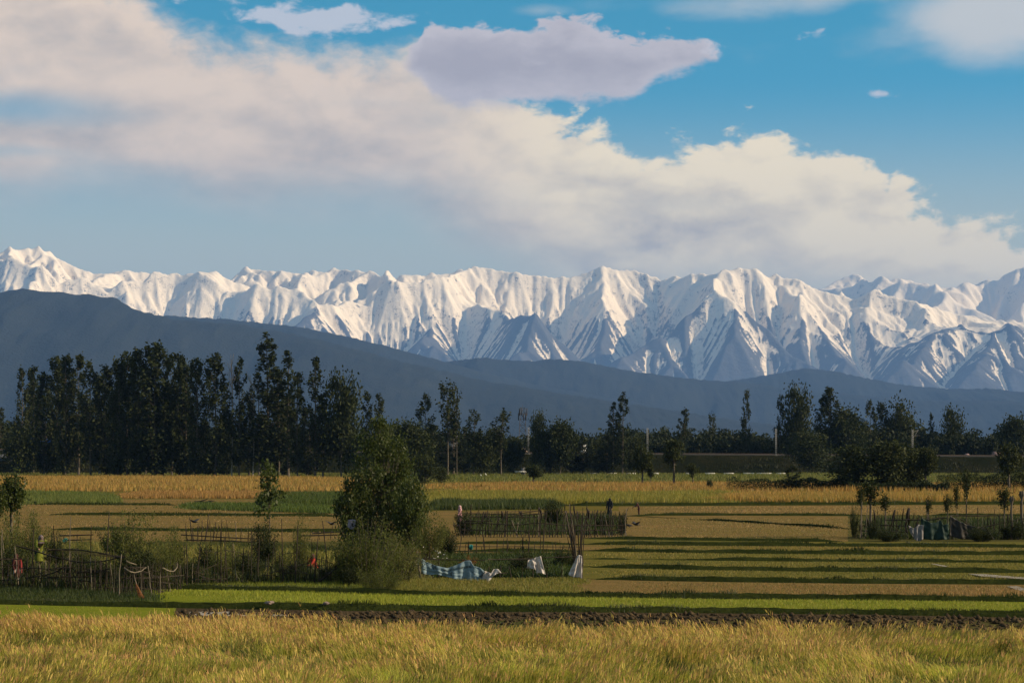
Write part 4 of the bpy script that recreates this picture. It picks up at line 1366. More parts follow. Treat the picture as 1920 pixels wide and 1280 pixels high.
# --- trees in the middle distance, between the fields and the railway
MID = [
    (POPB[1], 797, 740, 893, 34, 'dark poplar left of the pair with tufted tops in mid distance', None),
    (TUFT[0], 838, 716, 893, 40, 'tall tree with a bare stem and tufted leaves on top, in mid distance', None),
    (TUFT[1], 857, 722, 893, 22, 'thin bare stemmed tree touching the tall tufted one', None),
    (ROUND[1], 770, 790, 896, 70, 'low broad dark tree between the grove and the tufted trees', None),
    (TUFT[1], 888, 768, 892, 34, 'short tree with a tufted top right of the two bare stemmed ones', None),
    (TUFT[0], 943, 770, 892, 40, 'tree with an open tufted crown beside the lattice tower', None),
    (ROUND[2], 905, 815, 892, 56, 'dark rounded tree below the tufted tops left of the tower', None),
    (ROUND[0], 1010, 778, 890, 30, 'narrow topped dark tree just right of the lattice tower', None),
    (ROUND[1], 1050, 788, 890, 58, 'dark leaning tree between the tower and the twin poplars', None),
    (SPARSE[2], 1150, 755, 890, 24, 'left and lower one of the twin narrow poplars in the middle', None),
    (SPARSE[1], 1168, 735, 890, 28, 'right and higher one of the twin narrow poplars in the middle', None),
    (ROUND[2], 1120, 822, 889, 48, 'dark bushy tree at the foot of the twin poplars', None),
    (ROUND[0], 1175, 832, 889, 44, 'small bushy tree right beside the twin poplars', None),
    (TUFT[0], 1335, 775, None, 18, 'thin top with few leaves rising over the far wood', 730),
    (POPB[0], 1284, 767, None, 28, 'dark poplar with a forked top above the far wood, left of the lone slim poplar', 720),
    (POPB[2], 1400, 732, None, 20, 'lone slim poplar standing high above the far wood', 700),
    (POPB[1], 1464, 742, None, 22, 'narrow dark poplar leaning on the left side of the broad right group', 700),
    (ROUND[0], 1495, 731, None, 50, 'broad poplar with an airy edge in the right group', 700),
    (POPB[0], 1540, 745, None, 26, 'poplar on the left shoulder of the tallest right tree', 690),
    (POP[3], 1558, 727, None, 44, 'tallest tree of the right group with a pointed top', 690),
    (ROUND[1], 1590, 765, None, 66, 'spreading dark tree right of the tallest one in the right group', 690),
    (POPB[1], 1632, 752, None, 28, 'pale topped poplar right of the spreading dark tree', 700),
    (POP[1], 1652, 756, None, 30, 'second poplar right of the spreading dark tree', 710),
    (ROUND[2], 1690, 752, None, 56, 'broad dark tree with a flat ragged top at the right', 710),
    (POPB[2], 1746, 775, None, 16, 'thin pointed poplar right of the broad flat topped tree', 715),
    (ROUND[0], 1786, 770, None, 40, 'rounded tree with a high left shoulder near the right edge', 715),
    (ROUND[1], 1905, 780, None, 60, 'dark tree at the right edge above the far wood', 700),
    (ROUND[0], 1515, 812, None, 70, 'low dark tree under the right group on the near side of the bank', 620),
    (POPB[0], 2, 765, None, 26, 'dark poplar cut by the left edge of the view', 660),
]
for pr, px, top, base, w, lab, D in MID:
    place(pr, 'tree' if pr in ROUND else 'poplar_tree', lab, 'tree' if pr in ROUND else 'poplar', px, top, base, w, D)


# --- the far wood behind the railway: one dark mass
for k, (px, top, w, D) in enumerate(sorted([(748, 800, 44, 575), (786, 812, 50, 600), (812, 795, 40, 610), (850, 812, 50, 605), (872, 800, 34, 612), (925, 806, 46, 610), (962, 820, 44, 612),
                                     (1030, 806, 36, 615), (1072, 812, 44, 612), (1092, 826, 40, 615), (1140, 816, 44, 610), (1190, 822, 36, 612), (720, 800, 50, 570)])):
    place((ROUND + POPB)[k % 6], 'tree', '%s dark tree from the left in the broken tree line before the railway bank' % ORD[k], 'tree', px, top, None, w, D, 'tree line before the railway bank')


def far_wood():
    rng = np.random.RandomState(12)
    V, Fq = [], []
    b = 0
    cm = [np.array([v.co[:] for v in FARR[k][1].vertices]) for k in range(3)]
    cf = [np.array([p.vertices[:] for p in FARR[k][1].polygons]) for k in range(3)]
    top = interp_profile([(-300, 800), (0, 770), (60, 790), (400, 790), (740, 785), (800, 790), (880, 795), (960, 800), (1040, 790), (1080, 798), (1130, 795), (1200, 792), (1270, 796), (1340, 790),
                          (1420, 796), (1500, 795), (1600, 785), (1700, 790), (1800, 800), (1880, 790), (2200, 790)])
    for row, D0 in enumerate((705, 745, 800)):
        px = -150.0
        while px < 2080:
            D = D0 + rng.randn() * 8
            k = rng.randint(3)
            t = top(px) + 14 - 4 * row + rng.rand() * 16
            h = wz(t, D) * (1.0 if rng.rand() < 0.75 else 1.12)
            s = h / 14.0; sx = s * (0.65 + 0.4 * rng.rand())
            a = rng.rand() * math.tau
            v = cm[k]
            x = (v[:, 0] * math.cos(a) - v[:, 1] * math.sin(a)) * sx; y = (v[:, 0] * math.sin(a) + v[:, 1] * math.cos(a)) * sx
            V.append(np.stack([x + wx(px, D), y + D, v[:, 2] * s], -1)); Fq.append(cf[k] + b); b += len(v)
            px += (26 + 16 * rng.rand()) * (0.85 + 0.1 * row)
    me = mesh_np('far_wood', np.concatenate(V), np.concatenate(Fq))
    tag(obj('far_wood', me, MATS['far_leaf']), 'dark far off wood along the horizon behind the railway', None, None, 'stuff')


far_wood()

# --- pollards and bushes in the fields
POLL = [make_round(240 + k, 6.0, 1.9, 0.42, 44, 60, 0.34, 1.0, ('bark', 'willow_leaf'), 1, 0.0, 0.10, 0.24) for k in range(2)]
BUSHT = [make_round(250 + k, 4.0, 2.0, 0.06, 46, 60, 0.30, 1.0, ('bark', 'willow_leaf'), 3, 0.0, 0.11, 0.12) for k in range(3)]
FIELD = [
    (POLL[0], 1264, 824, 912, 40, 'round headed pollard tree standing in the fields right of the middle', 'tree'),
    (POLL[1], 1205, 838, 911, 32, 'slimmer pollard tree left of the round headed one in the fields', 'tree'),
    (POLL[1], 1219, 868, 911, 14, 'short stump tree between the two pollards in the fields', 'tree'),
    (POLL[0], 1299, 868, 912, 22, 'small leaning tree right of the round headed pollard', 'tree'),
    (BUSHT[0], 1331, 898, 920, 12, 'little dark bush alone right of the pollards', 'bush'),
    (POLL[1], 1000, 872, 909, 34, 'low spreading tree in the golden field below the lattice tower', 'tree'),
    (BUSHT[1], 826, 876, 906, 30, 'round dark bush in front of the tufted trees', 'bush'),
    (BUSHT[2], 795, 850, 908, 46, 'willow bush right behind the leafy central tree', 'bush'),
    (POPB[1], 1485, 872, 922, 30, 'young tree in front of the hedge at the right', 'tree'),
    (ROUND[0], 1600, 840, 922, 80, 'big dark bushy tree above the right garden, left of three', 'tree'),
    (ROUND[1], 1665, 826, 922, 84, 'big dark bushy tree above the right garden, middle of three', 'tree'),
    (ROUND[2], 1712, 836, 921, 60, 'big dark bushy tree above the right garden, right of three', 'tree'),
    (POLL[0], 1735, 838, 922, 44, 'thin stemmed tree right of the three bushy ones', 'tree'),
    (POLL[1], 1892, 834, 922, 44, 'light tree with a thin stem near the right edge, behind the hedge', 'tree'),
]
for pr, px, top, base, w, lab, cat in FIELD:
    place(pr, 'bush' if cat == 'bush' else 'tree', lab, cat, px, top, base, w)


def hedge(label, x0, x1, base, top, seed, leaf=0.28):
    rng = np.random.RandomState(seed)
    D = gd(base); lf = Geo()
    L = (x1 - x0) / F * D; h = wz(top, D)
    n = int(L * h * 190)
    x = wx(x0, D) + L * rng.rand(n)
    env = h * (0.98 + 0.30 * fbm(x / 2.2, x * 0 + seed, 3, seed))
    z = env * rng.rand(n) ** 0.8
    P = np.stack([x, D + rng.randn(n) * 0.55, z], -1)
    lf.leaves(P, leaf, seed)
    g = Geo()
    for k in range(int(L / 0.8)):
        xx = wx(x0, D) + L * rng.rand()
        g.tube([(xx, D, 0), (xx + rng.randn() * 0.1, D + rng.randn() * 0.1, h * 0.4), (xx + rng.randn() * 0.2, D, h * 0.75)], (0.03, 0.022, 0.01), 4)
    t = thing('hedge', label, 'hedge', (0, 0, 0))
    obj('foliage', lf.mesh('foliage'), MATS['dark_leaf'], t)
    o = obj('stems', g.mesh('stems', True), MATS['bark'], t)
    o['kind'] = 'stuff'


hedge('long dark hedge along the far side of the golden crop', 1362, 1740, 922, 897, 5)
hedge('dark hedge above the right garden, at the right edge', 1756, 2100, 921, 890, 6)
hedge('low dark hedge end left of the bushy trees', 1590, 1780, 923, 905, 7)

# ------------------------------------------------------------------ garden fences
mat_plain('stick', (0.020, 0.015, 0.011), (0.045, 0.035, 0.025), 6.0, 0.95, 0.01)
mat_plain('pale_stick', (0.10, 0.082, 0.058), (0.17, 0.14, 0.10), 5.0, 0.85, 0.01)
mat_plain('rusty_brush', (0.20, 0.085, 0.030), (0.13, 0.060, 0.025), 8.0, 0.95)


def stick_mesh(seed, bends=0.05, knob=0.0, r=0.02):
    rng = np.random.RandomState(seed)
    g = Geo()
    z = np.linspace(0, 1, 6)
    p = np.stack([np.cumsum(rng.randn(6)) * bends * 0.35, np.cumsum(rng.randn(6)) * bends * 0.2, z], -1)
    p[:, :2] -= p[0, :2]
    rad = np.linspace(r, r * 0.6, 6)
    if knob:
        rad = np.array([r, r * 0.92, r * 0.9, r * 0.95, r * (1.2 + knob), r * (0.7 + knob * 0.6)])
    g.tube(p, rad, 5)
    return g.mesh('stake', True)


STAKES = [stick_mesh(900 + k) for k in range(6)]
KNOBS = [stick_mesh(920 + k, 0.07, 0.55) for k in range(3)]
for m in STAKES + KNOBS: m.materials.append(MATS['stick'])
PALE = [stick_mesh(940 + k, 0.06) for k in range(3)]
for m in PALE: m.materials.append(MATS['pale_stick'])


def stake(parent, px, base_py, top_py, r=0.02, lean_px=0.0, pale=False, knob=False, rng=random, name='stake'):
    """one stick from the ground row base_py up to row top_py"""
    D = gd(base_py)
    h = (base_py - top_py) / F * D
    me = rng.choice(PALE if pale else KNOBS if knob else STAKES)
    o = obj(name, me, None, parent)
    x = wx(px, D)
    o.location = (x - parent.location.x, D - parent.location.y, -0.03)
    a = math.atan2(lean_px / F * D, h)
    o.rotation_euler = (rng.uniform(-0.05, 0.05), a, 0)
    o.scale = (r / 0.02, r / 0.02, (h + 0.03) / math.cos(a))
    return o


def rail(parent, pts, line, r=0.022, mat='stick', dy=-0.06, name='rail', D=None, seed=0):
    """a pole or branch through (column,row) points standing over a ground line"""
    rng = np.random.RandomState(seed + len(pts))
    P = []
    for px, py in pts:
        d = (gd(line(px)) if D is None else D) + dy
        P.append((wx(px, d) - parent.location.x, d - parent.location.y, wz(py, d)))
    P = np.array(P)
    n = max(6, len(P) * 4)
    t = np.linspace(0, len(P) - 1, n)
    Q = np.stack([np.interp(t, np.arange(len(P)), P[:, k]) for k in range(3)], -1)
    Q[1:-1] = (Q[:-2] + 2 * Q[1:-1] + Q[2:]) / 4
    Q[:, 2] += rng.randn(n) * 0.006
    g = Geo(); g.tube(Q, np.linspace(r, r * 0.7, n), 5)
    return obj(name, g.mesh(name, True), MATS[mat], parent)


def fence(label, line_pts, x0, x1, step, top, jit, r=0.02, rails=(), seed=1, thick=0.0, rail_r=0.022):
    rng = random.Random(seed)
    ln = interp_profile(line_pts); tp = interp_profile(top)
    xm = 0.5 * (x0 + x1)
    t = thing('stake_fence', label, 'fence', (wx(xm, gd(ln(xm))), gd(ln(xm)), 0))
    px = x0
    while px < x1:
        stake(t, px, float(ln(px)) + rng.uniform(-1.0, 1.0), float(tp(px)) + rng.gauss(0, jit), r * rng.uniform(0.7, 1.35), rng.gauss(0, 4.0), rng.random() < 0.06, rng.random() < thick, rng)
        px += step * rng.uniform(0.65, 1.35)
    for k, pts in enumerate(rails):
        rail(t, pts, ln, rail_r, seed=seed + k)
    return t, ln


# left garden, front
f1, l1 = fence('crooked stake fence with sagging rails at the front left corner', [(-120, 1103), (0, 1105), (120, 1109), (230, 1116), (345, 1108)], -60, 214, 5.2,
               [(-60, 1055), (0, 1058), (60, 1050), (120, 1046), (200, 1048)], 9, 0.022,
               [[(30, 1022), (70, 1034), (110, 1046), (150, 1054), (190, 1052), (235, 1043)], [(92, 1031), (140, 1029), (190, 1036), (232, 1046)], [(48, 1083), (80, 1079), (105, 1072), (120, 1062)],
                [(88, 1082), (130, 1081), (178, 1080)], [(145, 1074), (175, 1070), (206, 1066)], [(-60, 1049), (0, 1048), (42, 1047)], [(-60, 1084), (40, 1088)]], 11, rail_r=0.03)
for px, b, tp, ln_, pale in [(12, 1098, 992, -7, True), (34, 1105, 1024, -3, True), (4, 1100, 1003, 0, True), (58, 1106, 990, 4, False), (108, 1104, 985, -9, False), (92, 1106, 1036, 0, False),
                             (150, 1106, 1056, 2, False), (186, 1110, 1050, 0, False), (128, 1104, 968, 6, True), (196, 1108, 960, 8, False), (168, 1108, 985, 2, False), (100, 1108, 1074, 6, False)]:
    stake(f1, px, b, tp, 0.024, ln_, pale)
f2, l2 = fence('dense brushwood stake fence with a curved pale branch hung on it', [(200, 1117), (240, 1121), (290, 1117), (345, 1106)], 214, 346, 3.4,
               [(214, 1062), (260, 1058), (345, 1056)], 10, 0.017, [[(216, 1084), (280, 1083), (345, 1078)]], 12)
rail(f2, [(233, 1064), (241, 1070), (252, 1073), (265, 1070), (274, 1063)], l2, 0.026, 'pale_stick', -0.25, 'branch')
rail(f2, [(237, 1051), (242, 1054), (256, 1058)], l2, 0.022, 'pale_stick', -0.25, 'branch')
rail(f2, [(305, 1064), (314, 1069), (325, 1071), (332, 1064), (332, 1054)], l2, 0.026, 'pale_stick', -0.25, 'branch')
stake(f2, 223, 1124, 1038, 0.028, 5, True)
stake(f2, 284, 1120, 1060, 0.022, -3, True)
stake(f2, 300, 1116, 1058, 0.02, 2, True)
f3, l3 = fence('row of thin tall stakes along the front of the left garden', [(345, 1105), (480, 1101), (600, 1102), (720, 1099)], 350, 700, 8.5,
               [(350, 1030), (400, 1020), (450, 1032), (520, 1018), (560, 1022), (620, 1030), (700, 1046)], 16, 0.018, [], 13)
for px, b, tp, ln_ in [(352, 1105, 1018, -2), (413, 1102, 995, 2), (530, 1102, 972, -3), (482, 1102, 1010, 3), (553, 1103, 985, 4), (618, 1100, 975, -12), (590, 1102, 1008, 5), (652, 1102, 1045, 0)]:
    stake(f3, px, b, tp, 0.026, ln_)
stake(f3, 650, 1103, 1053, 0.03, 1, True); stake(f3, 667, 1098, 1056, 0.02, 0, True)
rail(f3, [(578, 1102), (600, 1088), (622, 1072), (642, 1054), (650, 1046)], l3, 0.05, 'stick', -0.1, 'branch')
f4, l4 = fence('low broken fence of poles at the back of the left garden', [(340, 1016), (490, 1018)], 352, 482, 11.0, [(350, 984), (420, 982), (482, 992)], 7, 0.026,
               [[(340, 1002), (400, 1006), (482, 1010)], [(345, 1012), (420, 1013), (480, 1016)]], 14, rail_r=0.04)
for px, tp, ln_ in [(384, 962, 6), (360, 968, -5), (400, 978, 3), (378, 975, 0)]:
    stake(f4, px, 1016, tp, 0.035, ln_)
f5, l5 = fence('low dark pole fence left of the leafy central tree', [(560, 1012), (645, 1012)], 562, 645, 16.0, [(560, 985), (645, 990)], 6, 0.024,
               [[(585, 999), (645, 997)], [(560, 1004), (645, 1002)]], 15, rail_r=0.05)
f6, l6 = fence('old fence of posts and rails behind the person in yellow green', [(95, 1018), (235, 1020)], 96, 170, 17.0, [(95, 1000), (170, 1004)], 4, 0.03,
               [[(112, 1004), (175, 1002)], [(118, 1012), (172, 1011)]], 16, rail_r=0.045)

def weave(f, ln, x0, x1, n, lo, hi, seed, r=0.018):
    """crooked sticks woven through a fence"""
    rng = random.Random(seed)
    for k in range(n):
        a = rng.uniform(x0, x1); w = rng.uniform(18, 60); s = rng.gauss(0, 0.22)
        y = rng.uniform(lo, hi)
        rail(f, [(a, y), (a + w * 0.5, y + s * w * 0.5 + rng.uniform(-3, 3)), (a + w, y + s * w)], ln, r * rng.uniform(0.7, 1.3), 'stick', rng.uniform(-0.12, 0.06), 'rail', None, seed + k)


weave(f1, l1, -50, 190, 24, 1056, 1100, 31)
weave(f2, l2, 208, 310, 12, 1062, 1108, 32, 0.014)
weave(f3, l3, 350, 640, 22, 1030, 1092, 33, 0.014)

# middle garden
f7, l7 = fence('long stake fence along the near side of the middle garden', [(850, 1006), (1000, 1008), (1180, 1007)], 858, 1178, 5.2, [(858, 968), (960, 965), (1100, 962), (1178, 970)], 8, 0.030,
               [[(865, 980), (920, 981), (970, 984), (1010, 979), (1060, 985), (1176, 985)], [(866, 993), (1000, 996), (1175, 993)], [(868, 976), (905, 977), (925, 976)]], 17, 0.05, 0.032)
for px, tp in [(947, 958), (1072, 962), (1142, 972), (1174, 966), (1010, 962)]:
    stake(f7, px, 1007, tp, 0.045, random.uniform(-3, 3))
f8, l8 = fence('stake fence with knobbed posts along the far side of the middle garden', [(850, 984), (1180, 984)], 864, 1172, 9.0, [(864, 957), (1000, 952), (1172, 955)], 6, 0.036,
               [[(866, 962), (960, 964), (1012, 957)], [(960, 966), (1010, 963), (1062, 958)], [(870, 968), (1060, 970), (1170, 972)]], 18, 0.35, 0.035)
f9, l9 = fence('thin picket fence behind the vegetable plot', [(845, 1046), (1095, 1046)], 850, 1092, 10.5, [(850, 1013), (1092, 1016)], 5, 0.019,
               [[(852, 1024), (960, 1024), (1090, 1025)], [(855, 1033), (940, 1034), (1050, 1036)]], 19, 0.0, 0.02)
for px, tp, ln_ in [(878, 1014, 0), (931, 1010, 2), (950, 1008, 0), (1052, 1020, 3), (980, 1006, 0), (990, 998, 2), (912, 995, -8), (1018, 990, 0)]:
    stake(f9, px, 1046, tp, 0.032, ln_)
f10, l10 = fence('low pole fence with a long rail holding the tarpaulin and cloths', [(760, 1091), (1100, 1089)], 764, 1095, 26.0, [(764, 1062), (1095, 1056)], 6, 0.022,
                 [[(764, 1049), (800, 1047), (850, 1049), (910, 1050)], [(915, 1048), (990, 1049), (1015, 1045), (1050, 1044), (1092, 1043)], [(750, 1059), (800, 1058)], [(890, 1076), (952, 1074)]], 20)
stake(f10, 787, 1090, 1031, 0.05, -2, True)
stake(f10, 1091, 1090, 1042, 0.04, 0)
stake(f10, 822, 1090, 1046, 0.03, 0)

# right garden
f11, l11 = fence('tangled stake fence of the right garden', [(1590, 1008), (1760, 1012), (2000, 1012)], 1600, 2000, 7.5, [(1600, 974), (1700, 972), (1800, 976), (2000, 974)], 8, 0.028,
                 [[(1606, 985), (1660, 984), (1706, 986)], [(1606, 994), (1650, 996), (1700, 996)], [(1660, 974), (1738, 975), (1776, 970)], [(1782, 966), (1830, 967), (1884, 966)], [(1830, 990), (1880, 980), (1925, 970)],
                  [(1800, 972), (1812, 980), (1822, 990)]], 21, 0.2, 0.035)
for px, tp, r_, ln_, kn in [(1703, 952, 0.075, -2, True), (1673, 955, 0.05, 1, True), (1681, 958, 0.03, 1, False), (1714, 960, 0.03, 0, False), (1834, 951, 0.04, 0, False), (1850, 962, 0.03, 3, False),
                            (1862, 954, 0.03, 3, False), (1642, 955, 0.03, -1, True), (1649, 952, 0.02, -3, False), (1875, 962, 0.04, 0, False)]:
    stake(f11, px, 1009, tp, r_, ln_, False, kn)
stake(f11, 1741, 1009, 937, 0.07, 0, True)
stake(f11, 1621, 1009, 945, 0.03, 8, True); stake(f11, 1612, 1010, 940, 0.03, 6, True)

# ------------------------------------------------------------------ plants of the gardens
GLOSS = make_round(300, 7.4, 1.95, 0.08, 150, 90, 0.19, 1.0, ('bark', 'glossy_leaf'), 2, 0.1, 0.058, 0.12, 0.0, 1.9)
place(GLOSS, 'leafy_tree', 'big dark leafy tree in the centre, its leaves shining on the right side', 'tree', 718, 786, 1034, 86)
GLOSS2 = make_round(302, 3.2, 1.4, 0.05, 60, 80, 0.17, 1.0, ('bark', 'glossy_leaf'), 3, 0.1, 0.10, 0.06)
place(GLOSS2, 'leafy_tree', 'smaller glossy tree leaning out right of the big central one', 'tree', 772, 892, 1040, 64)
place(GLOSS2, 'leafy_tree', 'dark leafy growth on the left flank of the central tree', 'tree', 660, 888, 1036, 60)
SAP = make_round(304, 4.0, 0.75, 0.42, 26, 26, 0.17, 1.0, ('bark', 'glossy_leaf'), 1, 0.0, 0.075, 0.03)
place(SAP, 'sapling', 'slender sapling with light leaves left of the central tree', 'sapling', 506, 866, 1052, 56)
POLS = make_round(306, 3.4, 0.62, 0.62, 34, 60, 0.14, 1.0, ('bark', 'glossy_leaf'), 1, 0.9, 0.13, 0.09)
place(POLS, 'pollard_tree', 'pollard with a round drooping head at the left edge', 'tree', 21, 893, 1035, 44)
place(POLS, 'pollard_tree', 'half hidden leafy pollard cut by the left edge', 'tree', -4, 912, 1036, 30)

SH = [make_shrub(320 + k, 2.6, 1.1, 46, 0.09, 115) for k in range(3)]
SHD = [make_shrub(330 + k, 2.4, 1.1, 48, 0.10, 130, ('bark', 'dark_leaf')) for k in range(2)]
SHW = [make_shrub(340 + k, 2.8, 1.5, 64, 0.085, 110, ('bark', 'shrub_leaf'), 0.8, 0.08) for k in range(2)]
SHRUBS = [
    (SHW[0], 690, 962, 1102, 150, 'large olive willow shrub in front of the central tree'),
    (SH[1], 655, 996, 1102, 84, 'willow shrub on a pale stem left of the large olive one'),
    (SHW[1], 745, 986, 1096, 118, 'feathery shrub between the large olive one and the blue tarpaulin'),
    (SHW[1], 716, 1056, 1112, 104, 'bright green low bush at the foot of the large olive shrub'),
    (SH[0], 248, 950, 1092, 116, 'feathery green willow shrub above the brushwood fence'),
    (SHD[0], 216, 972, 1052, 60, 'round dark bush behind the feathery willow shrub'),
    (SH[2], 326, 976, 1088, 56, 'upright grey green shrub at the right end of the brushwood fence'),
    (SHD[1], 492, 970, 1074, 64, 'dark leafy bush behind the thin stakes, below the sapling'),
    (SH[1], 563, 962, 1084, 40, 'upright fresh green shrub left of the person in red'),
    (SH[0], 18, 958, 1080, 74, 'green shrub at the left edge above the fence'),
    (SH[2], 62, 950, 1062, 70, 'thin green shrub behind the person in yellow green'),
    (SHD[0], 108, 986, 1074, 50, 'dark shrub right of the person in yellow green'),
    (SH[1], 156, 1006, 1082, 66, 'low green shrub behind the sagging rails'),
    (SHD[1], 385, 1016, 1084, 56, 'low dark shrub at the left end of the thin stakes'),
    (SH[0], 438, 1012, 1086, 52, 'low green shrub between the thin stakes, left of the dark bush'),
    (SH[2], 528, 1014, 1086, 46, 'low green shrub left of the fresh upright one'),
    (SHD[0], 622, 1040, 1096, 54, 'low dark shrub right of the person in red'),
    (SH[2], 806, 952, 1050, 80, 'leafy shrub with light sprays right of the central tree'),
    (SHD[1], 838, 986, 1048, 50, 'dark shrub by the left corner of the picket fence'),
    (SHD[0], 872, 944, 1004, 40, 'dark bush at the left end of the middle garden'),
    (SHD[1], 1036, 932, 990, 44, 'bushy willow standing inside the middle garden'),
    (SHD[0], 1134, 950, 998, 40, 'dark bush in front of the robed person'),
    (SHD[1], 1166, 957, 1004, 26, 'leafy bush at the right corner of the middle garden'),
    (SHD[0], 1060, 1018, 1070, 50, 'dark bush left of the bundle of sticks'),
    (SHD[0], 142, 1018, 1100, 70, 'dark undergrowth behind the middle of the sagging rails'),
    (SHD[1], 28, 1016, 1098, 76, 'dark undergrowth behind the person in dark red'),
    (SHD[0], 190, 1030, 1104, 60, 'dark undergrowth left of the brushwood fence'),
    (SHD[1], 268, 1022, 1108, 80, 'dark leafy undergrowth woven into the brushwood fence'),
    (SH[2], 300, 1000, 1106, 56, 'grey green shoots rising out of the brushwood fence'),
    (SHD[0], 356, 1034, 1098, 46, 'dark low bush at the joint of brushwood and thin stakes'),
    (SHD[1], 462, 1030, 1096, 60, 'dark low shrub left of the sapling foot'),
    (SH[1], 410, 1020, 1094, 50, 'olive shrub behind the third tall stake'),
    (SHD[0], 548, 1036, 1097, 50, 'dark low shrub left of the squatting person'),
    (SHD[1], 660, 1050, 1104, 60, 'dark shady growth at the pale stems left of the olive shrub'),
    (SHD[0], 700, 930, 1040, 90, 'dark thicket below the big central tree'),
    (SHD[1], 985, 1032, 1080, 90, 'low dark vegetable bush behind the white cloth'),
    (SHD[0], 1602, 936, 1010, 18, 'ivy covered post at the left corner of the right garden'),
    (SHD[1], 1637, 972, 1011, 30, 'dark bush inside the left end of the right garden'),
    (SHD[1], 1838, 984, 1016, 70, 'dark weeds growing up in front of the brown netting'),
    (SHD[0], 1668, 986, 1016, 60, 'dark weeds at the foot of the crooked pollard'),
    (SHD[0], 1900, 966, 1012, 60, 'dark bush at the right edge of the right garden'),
]
for pr, px, top, base, w, lab in SHRUBS:
    t = place(pr, 'shrub', lab, 'bush' if 'bush' in lab else 'shrub', px, top, base, w, parts=('stems', 'foliage'))
    t.children[0]['kind'] = 'stuff'

PG = make_round(360, 3.4, 0.36, 0.62, 16, 44, 0.12, 1.0, ('bark', 'dark_leaf'), 1, 0.9, 0.13, 0.075)
PG2 = make_round(361, 3.4, 0.42, 0.62, 18, 40, 0.13, 1.0, ('bark', 'dark_leaf'), 1, 0.9, 0.13, 0.07)
for pr, px, top, base, w, lab in [
    (PG2, 1632, 902, 1008, 32, 'tall pollard with a leafy head at the left of the right garden'),
    (PG, 1615, 908, 1009, 16, 'thin pollard touching the tall leafy one'),
    (PG, 1660, 925, 1006, 18, 'crooked pollard with a small leafy head'),
    (PG, 1741, 932, 1010, 10, 'tuft of leaves on top of the pale post'),
    (PG, 1777, 928, 1010, 14, 'thick dark ivy clad pollard beside the brown netting'),
    (PG2, 1793, 910, 1009, 10, 'narrow leafy creeper right of the ivy clad pollard'),
    (PG2, 1812, 884, 1008, 16, 'slim sapling with a long bare stem in the right garden'),
    (PG2, 1883, 916, 1008, 24, 'pale leafed pollard near the right edge'),
]:
    place(pr, 'pollard_tree', lab, 'tree', px, top, base, w)


def knob_post(label, px, top, base, r):
    t = thing('pollard_stump', label, 'stump', (wx(px, gd(base)), gd(base), 0))
    h = wz(top, gd(base))
    g = Geo()
    g.tube([(0, 0, -0.05), (0.05, 0, h * 0.3), (0.0, 0.02, h * 0.65), (0.04, 0, h * 0.86)], (r, r * 0.9, r * 0.85, r * 0.9), 7)
    k = Geo()
    for q in range(6):
        a = q * 1.05
        k.tube([(0.03, 0, h * 0.84), (0.03 + math.cos(a) * r * 1.2, math.sin(a) * r, h * 0.92), (0.03 + math.cos(a) * r * 0.9, math.sin(a) * r, h)], (r * 0.8, r * 0.85, r * 0.4), 6)
    obj('trunk', g.mesh('trunk', True), MATS['bark'], t)
    obj('knobbed_head', k.mesh('knobbed_head', True), MATS['bark'], t)


knob_post('pollard stump with a knobbed head near the right edge', 1896, 930, 1010, 0.085)
knob_post('taller pollard stump at the right edge, beside the knobbed one', 1915, 920, 1010, 0.10)

# blossoms of the bush behind the blue tarpaulin
bl = make_shrub(350, 1.0, 0.5, 26, 0.05, 40, ('bark', 'shrub_leaf'))
t = place(bl, 'flowering_bush', 'bush with small white blossoms behind the blue tarpaulin', 'bush', 826, 1026, 1076, 60, parts=('stems', 'foliage'))
t.children[0]['kind'] = 'stuff'
g = Geo(); rngb = np.random.RandomState(6)
Pb = np.stack([rngb.randn(30) * 0.24, rngb.randn(30) * 0.3 - 0.1, 0.55 + 0.5 * rngb.rand(30)], -1)
g.leaves(Pb, 0.045, 5, aspect=0.9)
o = obj('blossoms', g.mesh('blossoms'), MATS['blossom'], t); o['kind'] = 'stuff'
mat_leaf('dry_leaf', (0.20, 0.085, 0.022), (0.27, 0.12, 0.030), 0.4)
t = place(make_shrub(352, 0.7, 0.5, 30, 0.06, 50, ('bark', 'dry_leaf'), 0.9), 'dry_bush', 'rust coloured dry plants behind the blue tarpaulin', 'bush', 880, 1040, 1072, 46, parts=('stems', 'foliage'))
t.children[0]['kind'] = 'stuff'

# ------------------------------------------------------------------ cloths and tarpaulins


def mat_cloth(name, c1, c2, dirt, amount=0.5, trans=0.2, scale=2.5):
    m, T, out = new_mat(name)
    P = T.node('ShaderNodeTexCoord').outputs['Object']
    n = T.noise(P, scale, 5.0, 0.6)
    d = T.noise(P, scale * 1.7, 4.0, 0.65, 0.5)
    c = T.mix(T.smooth(n, 0.35, 0.65), c1, c2)
    c = T.mix(T.smooth(d, 0.54, 0.66, 0.0, amount), c, dirt)
    b = T.node('ShaderNodeBsdfPrincipled')
    T.put(b.inputs['Base Color'], c)
    b.inputs['Roughness'].default_value = 0.6
    b.inputs['Specular IOR Level'].default_value = 0.3
    tr = T.node('ShaderNodeBsdfTranslucent'); T.put(tr.inputs['Color'], c)
    x = T.node('ShaderNodeMixShader'); x.inputs[0].default_value = trans
    T.t.links.new(b.outputs[0], x.inputs[1]); T.t.links.new(tr.outputs[0], x.inputs[2]); T.t.links.new(x.outputs[0], out.inputs[0])
    return m


